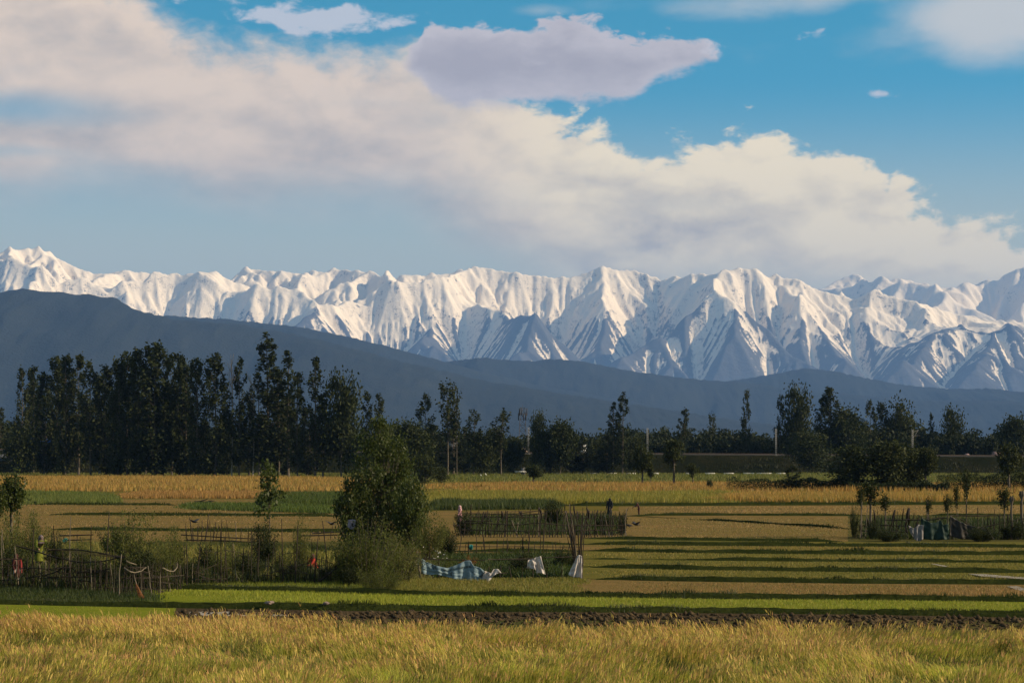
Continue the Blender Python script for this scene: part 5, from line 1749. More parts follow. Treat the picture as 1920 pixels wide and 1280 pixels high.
mat_cloth('blue_tarp', (0.16, 0.24, 0.28), (0.24, 0.33, 0.37), (0.030, 0.030, 0.026), 0.85, 0.15)
mat_cloth('white_cloth', (0.52, 0.47, 0.43), (0.62, 0.57, 0.53), (0.26, 0.19, 0.15), 0.5, 0.25)
mat_cloth('cream_cloth', (0.36, 0.31, 0.19), (0.45, 0.39, 0.26), (0.15, 0.11, 0.06), 0.5, 0.25)
mat_cloth('grey_cloth', (0.16, 0.15, 0.148), (0.23, 0.215, 0.21), (0.12, 0.10, 0.09), 0.5, 0.15)
mat_cloth('shaded_green_tarp', (0.004, 0.022, 0.015), (0.006, 0.028, 0.019), (0.004, 0.016, 0.012), 0.5, 0.1)  # green darkened to carry the shade from the hedges
mat_cloth('shaded_brown_net', (0.020, 0.018, 0.014), (0.030, 0.026, 0.020), (0.018, 0.016, 0.012), 0.5, 0.1)  # netting colour darkened as well, shade painted in
mat_cloth('mauve_cloth', (0.22, 0.19, 0.23), (0.27, 0.23, 0.27), (0.15, 0.12, 0.15), 0.4, 0.1)
mat_cloth('teal_bag', (0.010, 0.17, 0.15), (0.014, 0.21, 0.18), (0.01, 0.09, 0.08), 0.4, 0.1)


def cloth(name, label, cat, top, bot, D, mat, folds=6, depth=0.07, seed=1, nx=44, ny=18, sag=0.0, parent=None, bulge=0.0):
    """hanging sheet between two edges given as (column,row) lists, at distance D, with folds and thickness"""
    def res(pts, n):
        p = np.array(pts, float); s = np.concatenate([[0], np.cumsum(np.hypot(*np.diff(p, axis=0).T))]); s /= s[-1]
        q = np.linspace(0, 1, n)
        return np.stack([np.interp(q, s, p[:, 0]), np.interp(q, s, p[:, 1])], -1)
    a, b = res(top, nx), res(bot, nx)
    V = []
    rng = np.random.RandomState(seed)
    ph = rng.rand(4) * 6
    u = np.linspace(0, 1, nx)
    for j in range(ny):
        t = j / (ny - 1)
        p = a * (1 - t) + b * t
        d = D + depth * (0.35 + 0.65 * t) * (np.sin(u * folds * 6.28 + ph[0] + 1.5 * t) + 0.5 * np.sin(u * folds * 14.1 + ph[1] - 2 * t)) - bulge * np.sin(t * 3.14) + depth * 0.8 * fbm(u * 7, u * 0 + t * 5, 3, seed)
        V.append(np.stack([(p[:, 0] - 960) / F * D, d, CH + (YH - p[:, 1] + 0.6 * fbm(u * 9, u * 0 + 4 * t, 2, seed + 2)) / F * D], -1))
    V = np.concatenate(V)
    c = np.array([V[:, 0].mean(), D, 0.0])
    me = mesh_np(name, V - c, grid_faces(nx, ny), True)
    o = obj(name, me, MATS[mat], parent)
    o.location = c
    sm = o.modifiers.new('thickness', 'SOLIDIFY'); sm.thickness = 0.012
    if parent is None: tag(o, label, cat)
    else: o.location = Vector(c) - parent.location
    return o


DT = gd(1092)
cloth('tarpaulin', 'torn blue tarpaulin slung over the low pole fence', 'tarpaulin', [(791, 1046), (800, 1053), (815, 1059), (838, 1065), (858, 1058), (872, 1051), (882, 1050), (888, 1060), (900, 1064), (914, 1074)],
      [(790, 1075), (806, 1077), (820, 1076), (850, 1084), (866, 1088), (885, 1090), (905, 1091), (916, 1090)], DT - 0.35, 'blue_tarp', 4, 0.055, 3, 70, 26)
cloth('plastic_sheet', 'dirty white plastic sheet at the right end of the blue tarpaulin', 'plastic sheet', [(908, 1069), (920, 1074), (926, 1066), (934, 1066), (940, 1073)], [(903, 1091), (912, 1092), (918, 1091), (921, 1084), (930, 1074)],
      DT - 0.45, 'white_cloth', 2, 0.06, 4, 26, 14)
cloth('cream_sheet', 'cream coloured sheet draped over the post left of the blue tarpaulin', 'cloth', [(770, 1058), (778, 1050), (786, 1044), (792, 1048)], [(775, 1064), (781, 1060), (788, 1056), (793, 1066)], DT - 0.30, 'cream_cloth', 1.5, 0.05, 5, 22, 12)
cloth('white_cloth', 'white cloth hung out on the long rail behind the dark vegetables', 'cloth', [(989, 1050), (1000, 1047), (1006, 1044), (1014, 1042)], [(988, 1065), (1003, 1066), (1006, 1074), (1017, 1074), (1023, 1077)], DT - 0.25, 'white_cloth', 2, 0.07, 6, 30, 18)
cloth('white_cloth', 'grey white cloth tied round the stick bundle at the corner post', 'cloth', [(1082, 1042), (1086, 1040), (1091, 1041)], [(1066, 1077), (1076, 1082), (1086, 1082), (1091, 1084)], DT - 0.30, 'white_cloth', 1.5, 0.07, 7, 22, 18)
DR = gd(1014)
cloth('grey_sheet', 'crumpled grey plastic sheet on the fence of the right garden', 'plastic sheet', [(1703, 984), (1714, 990), (1722, 983), (1731, 984)], [(1706, 996), (1714, 1010), (1722, 1016), (1731, 1010)], DR - 0.5, 'grey_cloth', 3, 0.055, 8, 30, 18)
cloth('tarpaulin', 'shade darkened green tarpaulin slung between posts of the right garden', 'tarpaulin', [(1727, 970), (1736, 975), (1748, 980), (1757, 979), (1764, 974), (1768, 984), (1778, 981)], [(1730, 1010), (1745, 1012), (1760, 1012), (1780, 1011)], DR - 0.4, 'shaded_green_tarp', 2, 0.05, 9, 40, 18)
cloth('netting', 'brown netting sagging from the ivy clad pollard', 'netting', [(1781, 965), (1796, 975), (1812, 983), (1830, 987), (1852, 990)], [(1780, 1004), (1800, 1010), (1830, 1012), (1864, 1011)], DR - 0.35, 'shaded_brown_net', 3, 0.05, 10, 40, 16)
cloth('mauve_cloth', 'mauve cloth hanging in the shade of the central tree', 'cloth', [(653, 974), (660, 973), (667, 974)], [(652, 988), (659, 992), (666, 990)], gd(1040), 'mauve_cloth', 1.5, 0.03, 12, 14, 10)
cloth('teal_bag', 'small teal bag hung on the picket fence', 'bag', [(880, 1021), (884, 1020), (887, 1022)], [(879, 1029), (883, 1031), (886, 1029)], gd(1046) - 0.12, 'teal_bag', 1, 0.03, 13, 10, 8, bulge=0.05)
cloth('teal_bag', 'teal bag hung on the old fence at the left', 'bag', [(118, 1011), (123, 1008), (127, 1010)], [(118, 1017), (123, 1019), (126, 1016)], gd(1019) - 0.15, 'teal_bag', 1, 0.04, 14, 10, 8, bulge=0.05)


def stick_bundle(label, px, base, tops, n, seed, spread, r=0.012):
    rng = random.Random(seed)
    t = thing('stick_bundle', label, 'bundle', (wx(px, gd(base)), gd(base), 0))
    for k in range(n):
        tx = px + rng.uniform(-spread[0], spread[1])
        stake(t, px + rng.uniform(-5, 5), base + rng.uniform(-1.5, 1.5), rng.uniform(*tops), r * rng.uniform(0.8, 1.8), (tx - px) * 1.0, rng.random() < 0.15, False, rng, 'stick')
    return t


stick_bundle('tall bundle of thin brown sticks at the corner post of the vegetable plot', 1086, 1086, (950, 1000), 34, 5, (30, 12))


def dry_brush():
    D = gd(1126)
    t = thing('brush_broom', 'rust brown dry brush leaning on the brushwood fence', 'brush', (wx(262, D), D, 0))
    loc = lambda px, py, dy=0: np.array([wx(px, D) - t.location.x, dy, wz(py, D)])
    g = Geo(); g.tube([loc(251, 1075), loc(253, 1086), loc(257, 1098)], (0.02, 0.02, 0.025), 5)
    obj('handle', g.mesh('handle', True), MATS['pale_stick'], t)
    g = Geo(); rng = np.random.RandomState(2)
    for k in range(120):
        s = rng.randn(3) * np.array([0.035, 0.06, 0.02])
        g.tube([loc(255, 1094) + s * 0.3, loc(262, 1112) + s, loc(270 + rng.randn() * 3, 1128 + rng.rand() * 6) + s * 1.7], (0.006, 0.005, 0.002), 3, False)
    o = obj('bristles', g.mesh('bristles'), MATS['rusty_brush'], t); o['kind'] = 'stuff'


dry_brush()


def brush_pile(label, px, base, w, h, seed):
    D = gd(base)
    rng = random.Random(seed)
    t = thing('brush_pile', label, 'brush pile', (wx(px, D), D, 0))
    m = w / F * D
    for k in range(24):
        o = obj('stick', rng.choice(STAKES), None, t)
        o.location = (rng.uniform(-0.4, 0.2) * m, rng.uniform(-0.3, 0.3), 0.05 + rng.random() * h * 0.5)
        o.rotation_euler = (rng.uniform(-0.3, 0.3), math.pi / 2 + rng.uniform(-0.35, 0.3), rng.uniform(-0.5, 0.5))
        o.scale = (2.5, 2.5, m * rng.uniform(0.3, 0.6))


brush_pile('dark pile of cut branches on the brown left field', 380, 944, 40, 0.5, 4)

# ------------------------------------------------------------------ people
mat_plain('skin', (0.30, 0.17, 0.11), (0.34, 0.20, 0.13), 20.0, 0.6)
mat_plain('hair', (0.012, 0.009, 0.007), (0.02, 0.016, 0.012), 30.0, 0.6)
mat_plain('shoe', (0.03, 0.025, 0.02), (0.05, 0.04, 0.03), 20.0, 0.6)


def fabric(name, c):
    return mat_plain(name, tuple(q * 0.85 for q in c), tuple(min(1, q * 1.15) for q in c), 9.0, 0.9, 0.01)


fabric('pink_fabric', (0.42, 0.22, 0.24)); fabric('pale_pink_fabric', (0.46, 0.29, 0.29)); fabric('black_fabric', (0.014, 0.016, 0.020)); fabric('dark_red_fabric', (0.045, 0.013, 0.011))
fabric('red_fabric', (0.27, 0.028, 0.015)); fabric('lime_fabric', (0.12, 0.135, 0.018)); fabric('brown_fabric', (0.050, 0.026, 0.020)); fabric('white_fabric', (0.28, 0.26, 0.25)); fabric('grey_fabric', (0.13, 0.10, 0.10))
fabric('scarlet_fabric', (0.22, 0.03, 0.03)); fabric('maroon_fabric', (0.055, 0.022, 0.018))


def loft(g, rings, sides=14):
    """closed skin through ellipses (centre, rx, ry)"""
    th = np.arange(sides) / sides * math.tau
    V = np.concatenate([np.stack([c[0] + rx * np.cos(th), c[1] + ry * np.sin(th), np.full(sides, c[2])], -1) for c, rx, ry in rings])
    n = len(rings)
    i = np.arange(n * sides).reshape(n, sides); j = np.roll(i, -1, 1)
    g.add(V, np.stack([i[:-1], j[:-1], j[1:], i[1:]], -1).reshape(-1, 4))


def person(label, px, base, D, height, rz, tunic, trousers, scarf, pose='stand', tunic_len=0.30, robe=False, hair=True):
    """figure facing local -Y before the turn rz; joints in units of the standing height"""
    t = thing('person', label, 'person', (wx(px, D), D, 0), None, rz)
    S = height
    P = lambda x, y, z: np.array([x, y, z]) * S
    lean = {'stand': 0.0, 'walk': 0.03, 'bend': 0.20, 'squat': 0.10, 'dig': 0.12}[pose]
    drop = 0.36 if pose == 'squat' else 0.0
    hip = P(0, 0, 0.52 - drop); waist = P(0, -lean * 0.3, 0.62 - drop); chest = P(0, -lean * 0.75, 0.74 - drop); neck = P(0, -lean * 1.0, 0.845 - drop - lean * 0.15)
    head = P(0, -lean * 1.15, 0.90 - drop - lean * 0.2); crown = P(0, -lean * 1.2, 0.955 - drop - lean * 0.2)
    sh = [neck + P(s * 0.105, 0, -0.03) for s in (-1, 1)]
    if pose in ('bend', 'dig', 'squat'):
        el = [sh[0] + P(-0.04, -0.09, -0.13), sh[1] + P(0.04, -0.09, -0.13)]
        wr = [el[0] + P(0.03, -0.12, -0.05), el[1] + P(-0.03, -0.12, -0.05)]
    elif pose == 'walk':
        el = [sh[0] + P(-0.03, 0.04, -0.17), sh[1] + P(0.03, -0.05, -0.17)]
        wr = [el[0] + P(0.0, 0.0, -0.15), el[1] + P(0.0, -0.08, -0.12)]
    else:
        el = [sh[0] + P(-0.04, 0.01, -0.17), sh[1] + P(0.04, 0.01, -0.17)]
        wr = [el[0] + P(0.01, -0.05, -0.14), el[1] + P(-0.01, -0.05, -0.14)]
    hp = [hip + P(s * 0.05, 0, -0.01) for s in (-1, 1)]
    if pose == 'squat':
        kn = [P(s * 0.09, -0.19, 0.29) for s in (-1, 1)]; an = [P(s * 0.07, -0.02, 0.045) for s in (-1, 1)]
    elif pose == 'walk':
        kn = [P(-0.05, -0.07, 0.28), P(0.05, 0.03, 0.275)]; an = [P(-0.05, -0.08, 0.045), P(0.05, 0.12, 0.06)]
    else:
        kn = [P(s * 0.055, -0.012, 0.28) for s in (-1, 1)]; an = [P(s * 0.06, 0.0, 0.045) for s in (-1, 1)]
    to = [a + P(0, -0.075, -0.03) for a in an]
    # the body: one skinned surface
    V = [hip, waist, chest, neck, head, crown]; E = [(0, 1), (1, 2), (2, 3), (3, 4), (4, 5)]
    R = [0.060, 0.058, 0.066, 0.030, 0.050, 0.036]
    for s in range(2):
        b = len(V)
        V += [sh[s], el[s], wr[s]]; E += [(2, b), (b, b + 1), (b + 1, b + 2)]; R += [0.034, 0.024, 0.017]
        d = wr[s] - el[s]; d = d / np.linalg.norm(d)
        palm = wr[s] + d * 0.035 * S
        V.append(palm); E.append((b + 2, b + 3)); R.append(0.017)
        side = np.cross(d, np.array([0, 0, 1.0])); side /= max(1e-6, np.linalg.norm(side))
        for q in range(5):
            off_ = side * (q - 2) * 0.008 * S
            ln_ = (0.030, 0.042, 0.046, 0.042, 0.034)[q] * S
            k = len(V)
            V += [palm + off_ + d * ln_ * 0.55, palm + off_ + d * ln_ * 0.9 + np.array([0, 0, -0.010 * S])]
            E += [(b + 3, k), (k, k + 1)]; R += [0.0055, 0.0045]
        b = len(V)
        V += [hp[s], kn[s], an[s], to[s]]; E += [(0, b), (b, b + 1), (b + 1, b + 2), (b + 2, b + 3)]; R += [0.055, 0.034, 0.023, 0.019]
    me = bpy.data.meshes.new('body')
    me.from_pydata([tuple(v) for v in V], E, [])
    o = obj('body', me, MATS['skin'], t)
    sk = o.modifiers.new('skin', 'SKIN'); sk.use_smooth_shade = True
    for i, r in enumerate(R):
        me.skin_vertices[0].data[i].radius = (r * S, r * S)
    me.skin_vertices[0].data[0].use_root = True
    ss = o.modifiers.new('smooth', 'SUBSURF'); ss.levels = 1; ss.render_levels = 1
    # face
    g = Geo(); f = head + P(0, -0.050, 0.006)
    g.tube([f + P(0, -0.000, 0.010), f + P(0, -0.010, -0.004), f + P(0, -0.004, -0.010)], np.array([0.005, 0.008, 0.005]) * S, 5)
    obj('nose', g.mesh('nose', True), MATS['skin'], o)
    g = Geo()
    for s in (-1, 1):
        g.tube([f + P(s * 0.017, 0.004, 0.012), f + P(s * 0.024, 0.006, 0.012)], 0.0055 * S, 6)
    obj('eyes', g.mesh('eyes', True), MATS['hair'], o)
    g = Geo(); g.tube([f + P(-0.014, 0.004, -0.024), f + P(0.014, 0.004, -0.024)], 0.004 * S, 5)
    obj('mouth', g.mesh('mouth', True), MATS['dark_red_fabric'], o)
    # hair or scarf
    g = Geo()
    c0 = head + P(0, 0.010, 0.004)
    rings = []
    for q in range(9):
        a = -0.35 + (math.pi / 2 + 0.35) * q / 8
        rings.append((c0 + P(0, 0.012 * (1 - q / 8), 0.075 * math.sin(a)), max(0.004, 0.064 * math.cos(a)) * S, max(0.004, 0.066 * math.cos(a)) * S))
    if scarf:
        nk = neck + P(0, 0.012, 0)
        rings = [(nk + P(0, 0.01, -0.085), 0.125 * S, 0.082 * S), (nk + P(0, 0.008, -0.03), 0.098 * S, 0.070 * S), (nk + P(0, 0.010, 0.01), 0.058 * S, 0.056 * S)] + rings
        loft(g, rings); obj('headscarf', g.mesh('headscarf', True), MATS[scarf], t)
    else:
        loft(g, [r for r in rings if True][2:]); obj('hair', g.mesh('hair', True), MATS['hair'], t)
    # tunic with sleeves
    g = Geo()
    hem = 0.52 - drop - tunic_len + (0.2 if pose == 'squat' else 0)
    hem = max(0.03, hem)
    fl = 0.145 if robe else 0.118
    loft(g, [(P(0, -0.02 if pose != 'squat' else -0.08, hem), fl * S, fl * 0.85 * S), (P(0, -0.01, (hem + 0.52 - drop) / 2), (fl + 0.105) / 2 * S, 0.088 * S), (hip, 0.100 * S, 0.080 * S), (waist, 0.088 * S, 0.072 * S),
             (chest, 0.106 * S, 0.078 * S), (neck + P(0, 0, -0.035), 0.098 * S, 0.062 * S), (neck + P(0, 0, -0.008), 0.045 * S, 0.042 * S)])
    for s in range(2):
        g.tube([sh[s] + P(-0.02 * (s * 2 - 1), 0, 0.005), sh[s], (sh[s] + el[s]) / 2, el[s], (el[s] + wr[s]) / 2, wr[s]], np.array([0.045, 0.043, 0.036, 0.032, 0.029, 0.027]) * S, 8, False)
    obj('tunic', g.mesh('tunic', True), MATS[tunic], t)
    if not robe:
        g = Geo()
        for s in range(2):
            g.tube([hp[s] + P(0, 0, 0.02), (hp[s] + kn[s]) / 2, kn[s], (kn[s] + an[s]) / 2, an[s] + P(0, 0, 0.012)], np.array([0.066, 0.058, 0.046, 0.040, 0.036]) * S, 9, False)
        obj('trousers', g.mesh('trousers', True), MATS[trousers], t)
    for s in range(2):
        g = Geo(); g.tube([an[s] + P(0, 0.022, -0.020), an[s] + P(0, -0.01, -0.014), to[s] + P(0, 0.01, 0.002), to[s] + P(0, -0.018, -0.004)], np.array([0.022, 0.026, 0.024, 0.014]) * S, 7)
        obj('shoe', g.mesh('shoe', True), MATS['shoe'], t)
    return t


person('person in a pink tunic and scarf walking behind the middle garden fence', 863, 990, gd(989), 1.66, math.radians(-70), 'pink_fabric', 'pale_pink_fabric', 'pale_pink_fabric', 'walk', 0.26)
person('person in a dark hooded robe standing at the right end of the middle garden', 1143, 973, gd(973), 1.76, math.radians(-30), 'black_fabric', None, 'black_fabric', 'stand', 0.47, True)
dg = person('small person in dark maroon clothes holding a tool on the pale field', 1198, 965, gd(965), 1.18, math.radians(-75), 'maroon_fabric', 'brown_fabric', None, 'dig', 0.14)
person('person in a bright red tunic squatting among the crop of the left garden', 592, 1078, gd(1077), 1.55, math.radians(-60), 'red_fabric', 'red_fabric', 'brown_fabric', 'squat', 0.16)
person('person in a yellow green top and grey headscarf behind the sagging rails', 73, 1072, gd(1072), 1.78, math.radians(25), 'lime_fabric', 'black_fabric', 'grey_fabric', 'bend', 0.24)
pr6 = person('person in a dark red tunic and white trousers behind the stakes at the left edge', 31, 1100, gd(1101), 1.36, math.radians(60), 'dark_red_fabric', 'white_fabric', 'dark_red_fabric', 'stand', 0.22)
g = Geo()
for s_ in (0.0, 0.028):
    g.tube([(0.07 + s_, -0.13, 1.13), (0.10 + s_, -0.15, 0.95), (0.09 + s_, -0.16, 0.72), (0.10 + s_, -0.16, 0.58)], (0.018, 0.024, 0.022, 0.014), 6)
obj('long_scarf', g.mesh('long_scarf', True), MATS['scarlet_fabric'], pr6)
# the tool: a thin pole held out in front
tl = thing('digging_tool', 'thin pale pole held out by the small person on the pale field', 'tool', (wx(1194, gd(965)), gd(965) - 0.1, 0))
g = Geo(); g.tube([(-0.30, 0, 0.72), (0.05, 0, 0.78), (0.22, 0, 0.80)], 0.016, 6); obj('shaft', g.mesh('shaft', True), MATS['pale_stick'], tl)
g = Geo(); g.tube([(-0.30, 0, 0.72), (-0.36, 0, 0.66), (-0.40, 0, 0.58)], (0.03, 0.035, 0.012), 6); obj('blade', g.mesh('blade', True), MATS['rust'], tl)
lp = thing('leaning_stick', 'thin stick stuck slanting in the field right of the middle garden', 'stick', (wx(1173, gd(966)), gd(966), 0))
stake(lp, 1171, 966, 950, 0.03, 7, False, False, random, 'stick')


# ------------------------------------------------------------------ railway masts
mat_plain('concrete', (0.28, 0.265, 0.24), (0.36, 0.34, 0.315), 1.0, 0.9)
mat_plain('steel', (0.05, 0.05, 0.055), (0.08, 0.08, 0.085), 1.0, 0.6)
mat_plain('whitewash', (0.50, 0.48, 0.44), (0.62, 0.60, 0.56), 0.8, 0.95)


def box(g, x0, x1, y0, y1, z0, z1):
    v = [(x, y, z) for z in (z0, z1) for y in (y0, y1) for x in (x0, x1)]
    g.add(v, [(0, 2, 3, 1), (4, 5, 7, 6), (0, 1, 5, 4), (2, 6, 7, 3), (0, 4, 6, 2), (1, 3, 7, 5)])


def box_mesh(name, *a):
    g = Geo(); box(g, *a)
    return g.mesh(name)


MLEG = box_mesh('post_leg', -0.05, 0.05, -0.07, 0.07, 0, 7.7)
MRUNG = box_mesh('rung', -0.11, 0.11, -0.05, 0.05, -0.12, 0.12)


def mast(label, px, arm):
    D = RAIL_D - 3.4
    x = wx(px, D)
    t = thing('railway_mast', label, 'mast', (x, D, rail_z(x) - 0.1))
    for s in (-0.16, 0.16):
        obj('post_leg', MLEG, MATS['concrete'], t, (s, 0, 0))
    for k in range(13):
        obj('rung', MRUNG, MATS['concrete'], t, (0, 0, 0.5 + k * 0.57))
    obj('footing', box_mesh('footing', -0.5, 0.5, -0.5, 0.5, -0.4, 0.12), MATS['concrete'], t)
    if arm:
        g = Geo()
        g.tube([(0.2, 0, 7.0), (1.9, 1.2, 7.6)], 0.06, 5); g.tube([(0.2, 0, 5.4), (1.9, 1.2, 7.6)], 0.06, 5); g.tube([(0.5, 0.2, 6.0), (2.4, 1.2, 6.0)], 0.04, 5)
        o = obj('cantilever_arm', g.mesh('cantilever_arm', True), MATS['steel'], t); o['kind'] = 'stuff'


mast('railway mast beside the lattice tower, leftmost of the four', 991, False)
mast('railway mast above the pollards, second of the four from the left', 1214, False)
mast('railway mast left of the broad right group of trees, third of the four', 1455, False)
mast('railway mast with a cantilever arm, rightmost of the four', 1711, True)

for k, (a, b) in enumerate([(1040, 1052), (1081, 1090), (1105, 1120), (1137, 1156), (1173, 1192), (1219, 1235), (1286, 1293), (1322, 1341), (1357, 1376), (1394, 1414), (1419, 1447), (1456, 1473)]):
    D = gd(889.5); x0, x1 = wx(a, D), wx(b, D)
    o = obj('parapet_wall', box_mesh('parapet_wall', -(x1 - x0) / 2, (x1 - x0) / 2, -0.2, 0.2, -0.2, 0.5), MATS['whitewash'], None, ((x0 + x1) / 2, D, 0))
    bv = o.modifiers.new('edge', 'BEVEL'); bv.width = 0.05
    tag(o, 'low whitewashed wall piece in the broken row at the foot of the railway bank', 'wall', 'broken row of low white walls')


# ------------------------------------------------------------------ lattice tower
def tower():
    D = 760.0
    x = wx(980, D); Htop = wz(764, D)
    t = thing('lattice_tower', 'grey lattice phone tower with antennas rising over the far wood', 'tower', (x, D, 0))
    w0, w1 = 1.6, 0.75
    for sx in (-1, 1):
        for sy in (-1, 1):
            g = Geo(); g.tube([(sx * w0, sy * w0, 0), (sx * w1, sy * w1, Htop)], 0.11, 5)
            obj('leg', g.mesh('leg', True), MATS['steel'], t)
    g = Geo(); n = 11
    for k in range(n):
        z0, z1 = Htop * k / n, Htop * (k + 1) / n
        a, b = w0 + (w1 - w0) * k / n, w0 + (w1 - w0) * (k + 1) / n
        for s in (-1, 1):
            g.tube([(-a, s * a, z0), (b, s * b, z1)], 0.055, 4, False); g.tube([(a, s * a, z0), (-b, s * b, z1)], 0.055, 4, False)
            g.tube([(s * a, -a, z0), (s * b, b, z1)], 0.055, 4, False); g.tube([(-b, s * b, z1), (b, s * b, z1)], 0.055, 4, False)
    o = obj('bracing', g.mesh('bracing', True), MATS['steel'], t); o['kind'] = 'stuff'
    pan = box_mesh('antenna', -0.16, 0.16, -0.1, 0.1, 0, 2.4)
    for k in range(6):
        a = k * math.tau / 6 + 0.3
        obj('antenna', pan, MATS['steel'], t, (1.45 * math.cos(a), 1.45 * math.sin(a), Htop - 2.6 - 1.6 * (k % 2)))
    g = Geo()
    for k in range(12):
        a, b = k * math.tau / 12, (k + 1) * math.tau / 12
        g.tube([(1.4 * math.cos(a), 1.4 * math.sin(a), Htop - 2.2), (1.4 * math.cos(b), 1.4 * math.sin(b), Htop - 2.2)], 0.05, 4)
    o = obj('antenna_ring', g.mesh('antenna_ring', True), MATS['steel'], t); o['kind'] = 'stuff'
    g = Geo(); g.tube([(0, 0, Htop - 0.5), (0, 0, Htop + 1.2)], 0.04, 5); obj('lightning_rod', g.mesh('lightning_rod', True), MATS['steel'], t)


tower()

# ------------------------------------------------------------------ houses
mat_plain('plaster', (0.30, 0.28, 0.25), (0.40, 0.37, 0.33), 0.5, 0.95)
mat_plain('grey_plaster', (0.085, 0.088, 0.095), (0.12, 0.12, 0.125), 0.5, 0.95)
mat_plain('white_plaster', (0.62, 0.62, 0.60), (0.72, 0.71, 0.69), 0.5, 0.9)
mat_plain('brown_roof', (0.16, 0.115, 0.095), (0.22, 0.165, 0.14), 0.7, 0.8)
mat_plain('pink_roof', (0.18, 0.12, 0.115), (0.24, 0.17, 0.165), 0.7, 0.7)
mat_plain('grey_roof', (0.24, 0.23, 0.22), (0.32, 0.31, 0.30), 0.7, 0.7)
mat_plain('blue_roof', (0.015, 0.06, 0.20), (0.02, 0.08, 0.26), 0.7, 0.6)
mat_plain('shade_wall', (0.012, 0.011, 0.009), (0.02, 0.017, 0.014), 1.0, 0.9)  # near black wall colour stands for the shade among the trees
mat_plain('dark_glass', (0.012, 0.014, 0.017), (0.02, 0.022, 0.025), 1.0, 0.2)
mat_plain('wood', (0.07, 0.045, 0.03), (0.11, 0.075, 0.05), 2.0, 0.8)


def house(label, px, top, D, w_px, eave, depth, wall, roof, hip=0.35, z0=0.0, rz=0.0, nwin=3):
    """house with a ridged roof; rows top (ridge) and eave, width in columns"""
    W_ = w_px / F * D; zr, ze = wz(top, D) - z0, wz(eave, D) - z0
    t = thing('house', label, 'house', (wx(px, D), D, z0), None, rz)
    a, b = W_ * 0.44, depth * 0.5
    obj('wall', box_mesh('wall', -a, a, -b * 0.9, b * 0.9, 0, ze), MATS[wall], t)
    g = Geo(); h = W_ * 0.5 * (1 - hip)
    o_ = 0.12
    v = [(-W_ / 2, -b - 0.3, ze), (W_ / 2, -b - 0.3, ze), (W_ / 2, b + 0.3, ze), (-W_ / 2, b + 0.3, ze), (-h, 0, zr), (h, 0, zr),
         (-W_ / 2, -b - 0.3, ze - o_), (W_ / 2, -b - 0.3, ze - o_), (W_ / 2, b + 0.3, ze - o_), (-W_ / 2, b + 0.3, ze - o_)]
    g.add(v, [(0, 1, 5, 4), (2, 3, 4, 5), (1, 2, 5, 5), (3, 0, 4, 4), (6, 9, 8, 7), (0, 6, 7, 1), (1, 7, 8, 2), (2, 8, 9, 3), (3, 9, 6, 0)])
    obj('roof', g.mesh('roof'), MATS[roof], t)
    for k in range(nwin):
        x = -a + (k + 0.5) * 2 * a / nwin
        zz = ze * 0.62
        f = obj('window', box_mesh('window', -0.55, 0.55, -0.06, 0.06, -0.7, 0.7), MATS['wood'], t, (x, -b * 0.9 - 0.05, zz))
        obj('pane', box_mesh('pane', -0.45, 0.45, -0.02, 0.02, -0.6, 0.6), MATS['dark_glass'], f, (0, -0.07, 0))
    obj('door', box_mesh('door', -0.5, 0.5, -0.05, 0.05, 0, 2.1), MATS['wood'], t, (a * 0.35, -b * 0.9 - 0.04, 0.02))
    return t


house('house with a wide brown hipped roof just over the railway bank', 971, 839, 690, 38, 847, 7, 'plaster', 'brown_roof')
house('tall house with a domed brown roof among the tufted trees', 848, 808, 676, 22, 814, 5, 'grey_plaster', 'brown_roof', 0.6)
house('small house with a white gable by the twin poplars', 1094, 833, 690, 12, 837, 4, 'white_plaster', 'grey_roof', 0.2, nwin=1)
house('low shed roof left of the wide brown roof', 925, 842, 690, 22, 847, 5, 'grey_plaster', 'grey_roof', 0.2)
house('house with a pink metal roof near the right edge', 1868, 846, 690, 20, 856, 6, 'plaster', 'pink_roof', 0.25)
house('house with a dull red roof right of the pink roofed one', 1884, 848, 694, 16, 856, 6, 'plaster', 'brown_roof', 0.2)
house('small pale roofed house at the far right', 1898, 848, 698, 10, 855, 5, 'plaster', 'grey_roof', 0.2, nwin=1)
house('tiny pale roof over the bank left of the pink roofed house', 1813, 850, 690, 8, 854, 4, 'plaster', 'pink_roof', 0.3, nwin=1)
house('grey house cut by the left edge behind the crop', 8, 850, 650, 46, 858, 7, 'grey_plaster', 'grey_plaster', 0.2)
house('house with a bright blue roof glimpsed through the left end of the grove', 84, 821, 665, 60, 830, 5, 'shade_wall', 'blue_roof', 0.1)


def shelter():
    D = gd(892); t = thing('field_shelter', 'small open shelter with a flat grey roof by the low tree', 'shelter', (wx(976, D), D, 0))
    w = 22 / F * D; z = wz(883, D)
    obj('roof', box_mesh('roof', -w / 2, w / 2, -1.2, 1.2, z - 0.22, z), MATS['whitewash'], t)
    for sx in (-1, 1):
        for sy in (-1, 1):
            obj('post', box_mesh('post', -0.08, 0.08, -0.08, 0.08, 0, z - 0.22), MATS['wood'], t, (sx * (w / 2 - 0.2), sy * 1.0, 0))
    obj('back_wall', box_mesh('back_wall', 0.1, w / 2 - 0.3, -0.1, 0.1, 0, z + 0.9), MATS['grey_plaster'], t, (0, 0.6, 0))


shelter()


# ------------------------------------------------------------------ birds and stones
mat_plain('black_feather', (0.012, 0.012, 0.013), (0.022, 0.022, 0.024), 20.0, 0.5)
mat_plain('white_feather', (0.70, 0.69, 0.66), (0.78, 0.77, 0.74), 20.0, 0.8)


